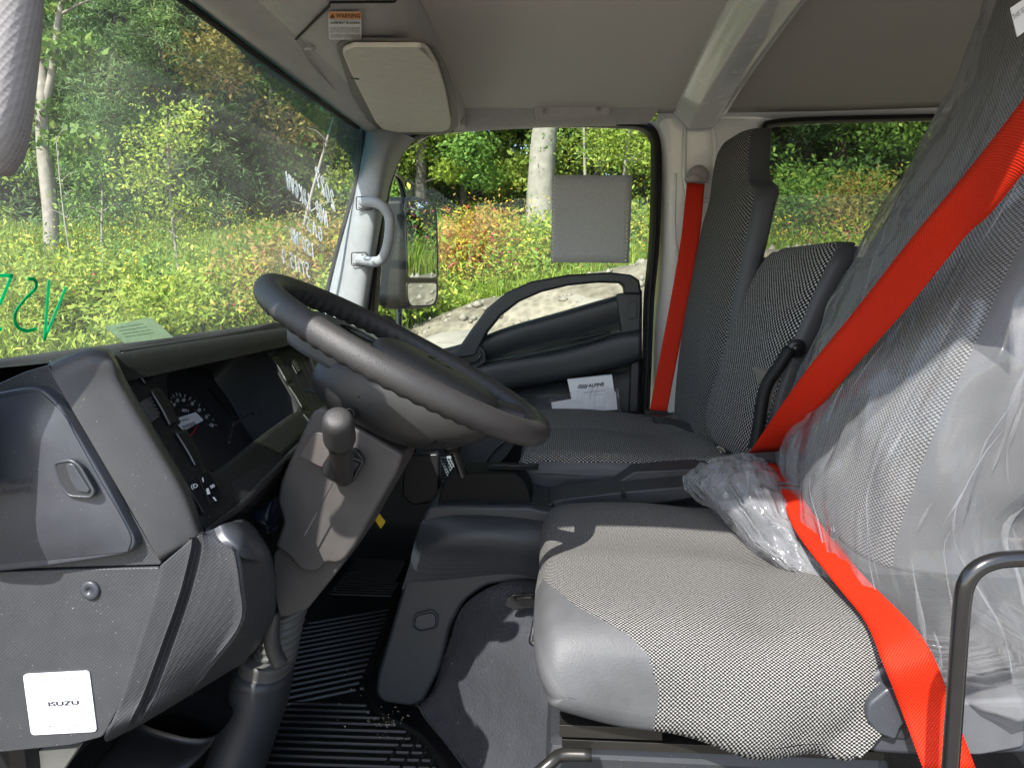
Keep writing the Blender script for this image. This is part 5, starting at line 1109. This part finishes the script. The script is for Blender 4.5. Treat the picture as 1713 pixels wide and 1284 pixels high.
t.links.new(n1.outputs[0],crp.inputs[0]); vo=nn(t,'ShaderNodeTexVoronoi'); vo.inputs['Scale'].default_value=18; t.links.new(tc.outputs['Object'],vo.inputs['Vector'])
mm=nn(t,'ShaderNodeMix',data_type='RGBA',blend_type='MULTIPLY'); mm.inputs[0].default_value=.5; t.links.new(crp.outputs[0],mm.inputs[6]); t.links.new(vo.outputs['Distance'],mm.inputs[7]); t.links.new(mm.outputs[2],b.inputs['Base Color'])
bp=nn(t,'ShaderNodeBump'); bp.inputs['Strength'].default_value=1; bp.inputs['Distance'].default_value=.06; t.links.new(n1.outputs[0],bp.inputs['Height']); t.links.new(bp.outputs[0],b.inputs['Normal'])
g=npmesh('ground',np.stack([GX,GY,GZ],-1).reshape(-1,3),Q,gm); tag(g,kind='structure'); g.data.polygons.foreach_set('use_smooth',[True]*len(Q))
# flat rock ledges and stones on the bank
rockm=mat('pale_rock',(.27,.24,.195),.9,.2,bump=1,bs=30,var=.15,vs_=5)
def rock(c,r,label,seed,sq=.4,cat='rock',name='rock',group=None):
    import bmesh
    bm=bmesh.new(); bmesh.ops.create_icosphere(bm,subdivisions=4,radius=1)
    for v in bm.verts:
        p=v.co; f=1+.35*noise.noise(p*1.2+Vector((seed,0,0)))+.12*noise.noise(p*4+Vector((0,seed,0)))+.05*noise.noise(p*11)
        v.co=Vector((p.x*r[0]*f,p.y*r[1]*f,p.z*r[2]*f))
    me=bpy.data.meshes.new(name); bm.to_mesh(me); bm.free(); me.materials.append(rockm)
    o=bpy.data.objects.new(name,me); COL.objects.link(o); o.location=c; tag(o,label,cat,group); return o
rock((4.75,.55,-.62),(.7,.75,.28),'broad pale rock ledge on the bank below the door mirror',3)
rock((5.3,-.25,-.28),(.5,.6,.2),'pale rock ledge seen through the arched door rail',8)
rock((5.9,-.95,.05),(.5,.4,.13),'pale stones below the paper sheet on the window',13)
V=[];Qs=[]
st_n=700
sx=rng.uniform(4.0,6.6,st_n); sy=rng.uniform(-3.5,2.2,st_n); sr=rng.uniform(.012,.05,st_n)**1
octa=np.array([(1,0,0),(0,1,0),(-1,0,0),(0,-1,0),(0,0,1),(0,0,-1)],float); of=np.array([(0,1,4),(1,2,4),(2,3,4),(3,0,4),(1,0,5),(2,1,5),(3,2,5),(0,3,5)])
SV=(octa[None]*rng.uniform(.5,1.3,(st_n,6,1))*sr[:,None,None])+np.stack([sx,sy,H(sx,sy)],-1)[:,None]
o=npmesh('stones',SV.reshape(-1,3),(of[None]+6*np.arange(st_n)[:,None,None]).reshape(-1,3),rockm); tag(o,'loose pale stones scattered over the dirt bank','stones',None,'stuff')
# leaf builders -------------------------------------------------------
def leafquads(C,size,nbias=(0,0,.6),asp=.5,R=None):
    """diamond leaves at centres C; returns V,Q"""
    n=len(C); N=rng.normal(size=(n,3))+np.asarray(nbias); N/=np.linalg.norm(N,axis=1)[:,None]
    A=rng.normal(size=(n,3)); A-=N*(A*N).sum(1)[:,None]; A/=np.linalg.norm(A,axis=1)[:,None]; B=np.cross(N,A); s=(size*rng.uniform(.6,1.4,n))[:,None]
    V=np.stack([C-A*s,C+B*s*asp+N*s*.15,C+A*s,C-B*s*asp+N*s*.15],1).reshape(-1,3)
    return V,np.arange(4*n).reshape(-1,4)
def blob(n,c,r,shell=.5):
    d=rng.normal(size=(n,3)); d/=np.linalg.norm(d,axis=1)[:,None]; rr=rng.uniform(shell,1,n)**.6
    return np.asarray(c)+d*rr[:,None]*np.asarray(r)
bark=mat('grey_bark',(.30,.27,.23),.9,.2,bump=1,bs=25,var=.25,vs_=9); barkd=mat('dark_bark',(.10,.085,.07),.9,.2,bump=1,bs=25,var=.25,vs_=9)
def limb_mesh(paths,name,m,parent):
    V=[];Fc=[]; n=8
    for pts,r0,r1 in paths:
        A=cr(pts,4); N=len(A)
        for i,p in enumerate(A):
            tt=A[min(i+1,N-1)]-A[max(i-1,0)]; tt/=np.linalg.norm(tt)+1e-9; u=np.cross(tt,(0.3,1,.1)); u/=np.linalg.norm(u); v=np.cross(tt,u); r=r0+(r1-r0)*i/(N-1)
            for k in range(n): a=k/n*2*math.pi; V.append(p+(u*math.cos(a)+v*math.sin(a))*r*(1+.08*math.sin(k*3+i)))
        b0=len(V)-N*n
        for i in range(N-1):
            for k in range(n): Fc.append((b0+i*n+k,b0+i*n+(k+1)%n,b0+(i+1)*n+(k+1)%n,b0+(i+1)*n+k))
    me=bpy.data.meshes.new(name); me.from_pydata([tuple(v) for v in V],[],Fc); me.materials.append(m); me.polygons.foreach_set('use_smooth',[True]*len(Fc)); me.update()
    o=bpy.data.objects.new(name,me); COL.objects.link(o); o.parent=parent; return o
def tree(kind,loc,lm,bm_,hgt=10,tr=.16,low=1.0,leaf=.085,n=15000,rad=2.4,clumps=60,lean=(0,0),name='broadleaf_tree',label='',group=None,conifer=False,seed=0):
    global rng
    rng=np.random.default_rng(seed+100)
    root=thing(name,label,'tree',loc,group)
    top=np.array([lean[0],lean[1],hgt*.92]); paths=[([(0,0,-.5),top*.3+rng.normal(size=3)*.08,top*.6+rng.normal(size=3)*.15,top],tr,tr*.2)]
    C=[];cc=[]
    if conifer:
        for z in np.arange(low,hgt,.38):
            R_=rad*(1-(z-low)/(hgt-low))**.8+.15
            for k in range(7):
                a=rng.uniform(0,6.28); c=np.array([math.cos(a)*R_,math.sin(a)*R_,z-.25*R_]); p0=top*(z/(hgt*.92)) if z<hgt*.92 else top
                if k<3: paths.append(([p0,(p0+c)/2+np.array([0,0,.1]),c],.025,.008))
                m_=int(n/ (7*(hgt-low)/.38)); tt=rng.uniform(.25,1.05,m_)[:,None]; C.append(p0*(1-tt)+c*tt+rng.normal(size=(m_,3))*np.array([.16,.16,.10])*(0.6+R_*.25))
    else:
        for k in range(clumps):
            z=rng.uniform(low,hgt); f=math.sin(math.pi*min(1,max(.08,(z-low+.8)/(hgt-low+1.2)))**.8); R_=rad*f*rng.uniform(.35,1.05); a=rng.uniform(0,6.28)
            c=np.array([math.cos(a)*R_,math.sin(a)*R_,z])+np.array([lean[0],lean[1],0])*z/hgt; r=rng.uniform(.45,.95)
            C.append(blob(int(n/clumps),c,(r,r,r*.6),.2))
            if k%2==0:
                p0=top*max(.12,min(.95,(z-.9)/(hgt*.92))); paths.append(([p0,(p0+c)/2+np.array([0,0,.12]),c],.035,.008))
    C=np.concatenate(C); V,Q_=leafquads(C,np.full(len(C),leaf),(-.5,.1,.5),.5 if not conifer else .16)
    cn=n2(C[:,0],C[:,1]+C[:,2],1.6,seed)*.3+.5+rng.normal(size=len(C))*.18
    limb_mesh(paths,'trunk',bm_,root); npmesh('crown',V,Q_,lm,np.repeat(np.clip(cn,0,1),4),root)
    return root
MARK=((-400,'beyond the left edge of the windshield'),(10,'at the far left of the windshield'),(85,'left of the pale forked trunk'),(150,'just right of the pale forked trunk'),(240,'above the instrument hood'),(330,'above the dash paper'),(420,'left of the steering wheel'),(520,'above the steering wheel'),(600,'behind the white writing'),(680,'behind the windshield pillar'),(780,'above the door mirror'),(880,'left of the thick bare trunk'),(960,'right of the thick bare trunk'),(1060,'above the paper sheet'),(1140,'behind the door pillar'),(1240,'behind the passenger headrest'),(1340,'at the left of the rear window'),(1440,'in the middle of the rear window'),(1540,'at the right of the rear window'),(9999,'behind the film covered backrest'))
KIND={}
def place(kind,loc):
    px,X=proj(np.array(loc,float))[0],loc[0]
    if loc[1]<-11: w='reflected in the door mirror'
    else: w=min(MARK,key=lambda m:abs(m[0]-px))[1] if px<1700 else MARK[-1][1]
    row='in front row' if X<17.6 else 'in second row' if X<24 else 'deep in wood'
    return kind+' '+row+' '+w
def copyt(src,loc,rz,sc_,label=None,group=None):
    label=place(KIND[src.name],loc); r=src.copy(); COL.objects.link(r); r.location=loc; r.rotation_euler=(0,0,rz); r.scale=(sc_,)*3
    if label:r['label']=label
    if group:r['group']=group
    for c in src.children: q=c.copy(); COL.objects.link(q); q.parent=r
    return r
L_g=leafmat('leaf_mid_green',(.06,.13,.025),(.16,.27,.05),(.30,.36,.08))
L_y=leafmat('leaf_yellow_green',(.13,.20,.03),(.28,.35,.05),(.44,.42,.08))
L_d=leafmat('leaf_deep_green',(.035,.085,.03),(.09,.17,.05),(.16,.23,.06))
L_p=leafmat('pine_needles',(.075,.14,.055),(.16,.25,.085),(.26,.33,.11),.35)
L_o=leafmat('leaf_olive_rust',(.16,.17,.04),(.32,.24,.06),(.42,.22,.08))
L_r=leafmat('leaf_red_gold',(.34,.30,.05),(.46,.24,.06),(.40,.07,.06))
def gl_(x,y): return (x,y,float(H(x,y)))
GR='trees of the wood behind the clearing'
def at(px,X):   # ground point seen in the direction of a photo column at distance X
    q=ray(px,440); return X, q[1]/q[0]*X
TA=tree('a',gl_(*at(700,15.5)),L_g,barkd,11,.15,.3,.058,34000,2.7,70,name='broadleaf_tree',label='mid green broadleaf tree at the edge of the wood',group=GR,seed=1)
TB=tree('b',gl_(*at(1010,15.0)),L_y,barkd,9,.12,.4,.055,32000,2.4,60,name='broadleaf_tree',label='yellow green broadleaf tree at the edge of the wood',group=GR,seed=2)
TC=tree('c',gl_(*at(300,15.0)),L_p,barkd,9.5,.14,.3,.085,34000,2.3,name='pine_tree',label='soft needled green pine at the edge of the wood',group=GR,conifer=True,seed=3)
TD=tree('d',gl_(*at(470,15.5)),L_o,barkd,9.5,.13,.6,.055,32000,2.4,60,name='turning_tree',label='olive and rust coloured tree turning for autumn',group=GR,seed=4)
TE=tree('e',gl_(*at(1180,18)),L_d,barkd,13,.2,.3,.075,36000,3.2,80,name='shade_tree',label='deep green tree standing back in the wood',group=GR,seed=5)
for t_,k_ in ((TA,'mid green broadleaf tree'),(TB,'yellow green broadleaf tree'),(TC,'soft needled pine'),(TD,'olive and rust tree'),(TE,'deep green tree')): KIND[t_.name]=k_; t_['label']=place(k_,tuple(t_.location))
rng=np.random.default_rng(55)
for src,px,X,s in ((TA,560,17,1.0),(TA,820,18,1.05),(TB,770,16.5,.9),(TB,1120,16,.85),(TB,640,16,.8),(TA,1330,16,.9),(TA,960,17.5,1.0),(TB,60,17.5,1.1),
                   (TC,210,16.5,1.05),(TC,380,16.0,.9),(TC,330,18,1.2),(TD,560,17.5,1.1),(TD,420,18,1.15),(TD,380,20,1.3),(TC,140,19,1.3),(TA,10,18,1.1),
                   (TE,200,22,1.1),(TE,20,20,1.0),(TE,420,23,1.1),(TE,600,22,1.0),(TE,760,21,1.0),(TE,900,22,1.1),(TE,1040,20,1.0),(TE,1300,20,1.05),(TE,1450,21,1.1),(TE,-120,22,1.1),
                   (TA,1500,16,.9),(TB,1420,17,.9),(TE,1580,20,1.1),(TE,1250,16.5,.75),(TE,1400,15.5,.7),(TE,1560,16,.75),(TA,1680,16,1.0),(TE,1750,18,1.0),(TA,1230,20,1.1),(TE,-350,22,1.2),(TC,-250,18,1.2)):
    x,y=at(px,X); copyt(src,gl_(x,y),rng.uniform(0,6),s*rng.uniform(.92,1.08))
for k in range(40):   # the wood running on, seen in the door mirror and between the nearer trees
    x=rng.uniform(5,30); y=-rng.uniform(15,27); copyt((TA,TE,TB)[k%3],gl_(x,y),rng.uniform(0,6),rng.uniform(.9,1.2))
for k in range(14):
    x,y=at(-150+k*150,rng.uniform(27,33)); copyt(TE,gl_(x,y),rng.uniform(0,6),rng.uniform(.95,1.25))
# individual feature trees
x,y=at(902,12.5); tb=thing('bare_trunk_tree','thick pale forked trunk rising past the top of the passenger window','tree',gl_(x,y))
limb_mesh([([(0,0,-.5),(.05,-.03,1.2),(0,-.14,2.4),(-.1,-.22,3.6),(-.1,-.5,5.5),(0,-.7,8)],.27,.12),([(-.02,-.12,2.35),(.1,.35,3.2),(.2,.9,4.6),(.3,1.2,7)],.13,.05)],'trunk',bark,tb)
C=np.concatenate([blob(700,c,(1,1,.6),.2) for c in rng.normal(size=(16,3))*(1.6,1.8,1.2)+np.array([0,0,7.5])]); V,Q_=leafquads(C,np.full(len(C),.10),(-.5,.1,.5)); npmesh('crown',V,Q_,L_g,np.repeat(rng.uniform(0,1,len(C)),4),tb)
x,y=at(92,12.0); tl_=thing('forked_tree','tall pale trunk forking high at the left of the windshield','tree',gl_(x,y))
limb_mesh([([(0,.08,-.5),(0,.0,1.0),(0,.02,2.2),(0,-.06,3.0),(.1,.1,4.2),(.1,.15,6.5)],.14,.06),([(0,-.06,2.6),(0,-.28,3.3),(0,-.5,4.2),(.1,-.9,5.3),(.1,-1.4,6.2)],.07,.03),([(0,.0,3.0),(0,.3,3.9),(.1,.5,5)],.05,.02),([(0,-.5,4.1),(.0,-1.0,4.3),(0,-1.6,4.35)],.025,.01)],'trunk',bark,tl_)
C=np.concatenate([blob(260,c,(.55,.6,.35),.2) for c in [(0,-.2,4.4),(.1,.35,3.9),(0,-.6,3.5),(0,.5,4.7),(0,-.9,4.9),(0,-.1,5.3),(0,-.5,2.0),(0,.3,2.6),(0,.6,3.3),(0,-1.5,5.4),(.2,.2,6)]]); V,Q_=leafquads(C,np.full(len(C),.075),(-.5,.1,.5),.6); npmesh('crown',V,Q_,L_g,np.repeat(rng.uniform(.2,1,len(C)),4),tl_)
# slender leaning dead stems and saplings
def sap(px,X,h,lean,lab,seed,leaves=500,lm=L_y,r=.03,name='sapling',cat='sapling'):
    rg=np.random.default_rng(seed); x,y=at(px,X); o=thing(name,lab,cat,gl_(x,y)); top=np.array([0,lean,h]); ps_=[([(0,0,-.2),top*.5+np.array([0,.05,0]),top],r,r*.3)]
    C=[]
    for k in range(9):
        z=rg.uniform(.35,1); p0=top*z; a=rg.uniform(0,6.28); c=p0+np.array([math.cos(a)*.5,math.sin(a)*.55,.22])*h*.22; ps_.append(([p0,(p0+c)/2+np.array([0,0,.04]),c],r*.35,r*.12))
        if leaves: C.append(c+rg.normal(size=(leaves//9,3))*np.array([.2,.22,.12])*h*.4)
    limb_mesh(ps_,'trunk',bark,o)
    if leaves: C=np.concatenate(C); C=np.concatenate([C,C+rg.normal(size=C.shape)*.06,C+rg.normal(size=C.shape)*.06]); V,Q_=leafquads(C,np.full(len(C),.030),(-.6,0,.6),.5); npmesh('crown',V,Q_,lm,np.repeat(rg.uniform(0,1,len(C)),4),o)
sap(470,9,2.6,-.75,'pale bare leaning stem behind the white writing on the windshield',1,0,r=.035,name='dead_stem',cat='dead stem')
sap(128,10,2.4,.15,'thin bare stem right of the forked trunk',2,0,r=.02,name='dead_stem',cat='dead stem')
sap(305,9.5,2.6,.1,'young yellow green sapling in front of the pines',3,900)
sap(175,8.5,1.9,-.05,'broad leaved sapling just right of the forked trunk',4,260,L_g)
sap(985,11,3.6,.1,'spindly young tree beyond the upper edge of the paper sheet',5,300,L_g,.03)
sap(1035,10.5,2.4,-.2,'bushy bright sapling behind the paper sheet',6,700,L_y)
# shrubs
def shrub(px,X,r,lm,lab,seed,n=2600,leaf=.05,name='shrub',group=None):
    rg=np.random.default_rng(seed); x,y=at(px,X); o=thing(name,lab,'shrub',gl_(x,y),group); C=[];ps_=[]
    for k in range(16):
        a=rg.uniform(0,6.28); rr=rg.uniform(.1,1); c=np.array([math.cos(a)*r[0]*rr,math.sin(a)*r[0]*rr,r[1]*rg.uniform(.35,1)*(1-.35*rr)]); C.append(c+rg.normal(size=(n//16,3))*np.array([.16,.16,.14])*r[1]); ps_.append(([(0,0,-.1),c*.5,c],.012,.004))
    C=np.concatenate(C); C[:,2]=np.abs(C[:,2]); C=np.concatenate([C,C+np.random.default_rng(seed).normal(size=C.shape)*.05]); V,Q_=leafquads(C,np.full(len(C),leaf*.58),(-.7,0,.6),.4); limb_mesh(ps_,'stems',barkd,o); npmesh('foliage',V,Q_,lm,np.repeat(rg.uniform(0,1,len(C)),4),o); return o
shrub(820,9.0,(.9,1.15),L_r,'red and gold sumac shrub left of the pale trunk in the passenger window',11,4200,.05,'red_shrub')
shrub(745,9.4,(.6,1.0),L_o,'rust tinged shrub just behind the mirror housing',12,2400)
shrub(905,8.6,(.6,1.0),L_y,'yellow green shrub at the foot of the pale trunk',13,3000,.06)
shrub(1070,8.3,(.5,.8),L_y,'low yellow shrub right of the paper sheet',14,2200)
shrub(520,6.2,(.7,1.15),L_o,'yellow leaved shrub with red stems above the steering wheel',15,4200,.05)
shrub(430,6.6,(.8,1.05),L_y,'bright yellow green shrub left of the steering wheel',16,4600,.05)
shrub(600,6.4,(.6,.9),L_r,'red leaved shrub behind the windshield pillar',17,2600)
shrub(655,5.6,(.45,.75),L_y,'leafy weed shrub below the door mirror',18,2400,.06)
shrub(320,6.0,(.7,.85),L_y,'spreading bright shrub seen over the dash paper',19,3600,.05)
shrub(215,7,(.8,1.1),L_g,'green shrub over the left end of the dash',20,3600,.055)
shrub(110,6.4,(.8,1.0),L_y,'golden weed shrub behind the green writing',21,4000,.05)
shrub(20,6.6,(.8,1.2),L_y,'yellow green shrub at the far left behind the green writing',22,4000,.05)
shrub(1340,9,(1.0,1.2),L_g,'green shrub low in the rear side window',23,3600,.06)
shrub(1440,8.5,(.8,1.0),L_o,'rust green shrub beside the film covered backrest in the rear window',24,3000)
# ground cover: grass, weeds, goldenrod heads (nobody could count them)
rng=np.random.default_rng(77)
def scatter(n,x0,x1,w=1.0):
    X=rng.uniform(x0,x1,n); tanl,tanr=.95,-w*.75; Y=X*rng.uniform(tanr,tanl,n); keep=~((X<6.6+.3*n2(X,Y,2))&(Y<1.15)&(Y>-4)); return X[keep],Y[keep]
def blades(n,x0,x1,h0,h1,w,name,lm,lab,cat,cond=None):
    X,Y=scatter(n,x0,x1,1.9); 
    if cond is not None: k=cond(X,Y); X,Y=X[k],Y[k]
    n=len(X); Z=H(X,Y)-.03; h=rng.uniform(h0,h1,n)*(.75+.35*n2(X,Y,.9,4)); a=rng.uniform(0,6.28,n); bend=rng.uniform(.1,.5,n)*h; dx,dy=np.cos(a),np.sin(a); ww=w*rng.uniform(.6,1.3,n)
    V=np.empty((n,5,3)); fx,fy=-dy*ww,dx*ww
    for k,(t_,s) in enumerate(((0,1),(0,-1),(.55,-.8),(.55,.8),(1,0))):
        V[:,k,0]=X+dx*bend*t_**2+fx*s; V[:,k,1]=Y+dy*bend*t_**2+fy*s; V[:,k,2]=Z+h*t_*(1-.12*t_)
    b0=5*np.arange(n)[:,None]; Q1=np.concatenate([b0+np.array([[0,1,2]]),b0+np.array([[0,2,3]]),b0+np.array([[3,2,4]])])
    rn=np.repeat(np.clip(.5+.35*n2(X,Y,.7,9)+rng.normal(size=n)*.18,0,1),5)
    o=npmesh(name,V.reshape(-1,3),Q1,lm,rn); tag(o,lab,cat,None,'stuff')
L_gr=leafmat('grass_blades',(.10,.16,.02),(.22,.30,.04),(.42,.40,.12),.35)
blades(200000,5.6,15,.25,.8,.007,'tall_grass',L_gr,'tall yellow green meadow grass covering the bank','grass')
blades(9000,4.2,6.8,.15,.4,.006,'bank_grass',L_gr,'sparse short grass tufts along the dirt bank','grass',lambda x,y:(n2(x,y,1.5,6)>.1)|(y>1.2))
def weeds(n,x0,x1,h0,h1,leaf,name,lm,lab,cat,layers=4,top=False):
    X,Y=scatter(int(n*1.6),x0,x1); k=n2(X,Y,.8,len(name))>rng.uniform(-.6,.5,len(X)); X,Y=X[k],Y[k]; n=len(X); Z=H(X,Y); h=rng.uniform(h0,h1,n)*(.75+.4*n2(X,Y,.6,2)); C=[]
    for k in range(layers):
        f=1 if top else rng.uniform(.2,1,n); C.append(np.stack([X+rng.normal(size=n)*.07,Y+rng.normal(size=n)*.07,Z+h*f+(rng.normal(size=n)*.05 if top else 0)],-1))
    C=np.concatenate(C); V,Q_=leafquads(C,np.full(len(C),leaf),(-.5,0,.6),.2 if name=='meadow_weeds' else .42); rn=np.clip(.5+.35*n2(C[:,0],C[:,1],.8,12)+rng.normal(size=len(C))*.2,0,1)
    o=npmesh(name,V,Q_,lm,np.repeat(rn,4)); tag(o,lab,cat,None,'stuff')
weeds(15000,5.2,15,.3,1.0,.034,'meadow_weeds',L_y,'leafy yellow green weeds filling the clearing','weeds',6)
weeds(8000,6,15.5,.4,1.2,.028,'green_weeds',L_g,'darker green weeds and brambles between the grass','weeds',6)
L_go=leafmat('goldenrod_bloom',(.55,.38,.02),(.75,.55,.04),(.6,.6,.1),.2)
weeds(1300,5.6,14,.6,1.15,.018,'goldenrod_heads',L_go,'yellow goldenrod heads above the grass','flowers',8,True)
L_mg=leafmat('magenta_bloom',(.40,.03,.12),(.5,.10,.14),None,.2)
weeds(500,5.6,9,.6,1.0,.018,'pink_flower_heads',L_mg,'small pink flower heads among the weeds','flowers',4,True)
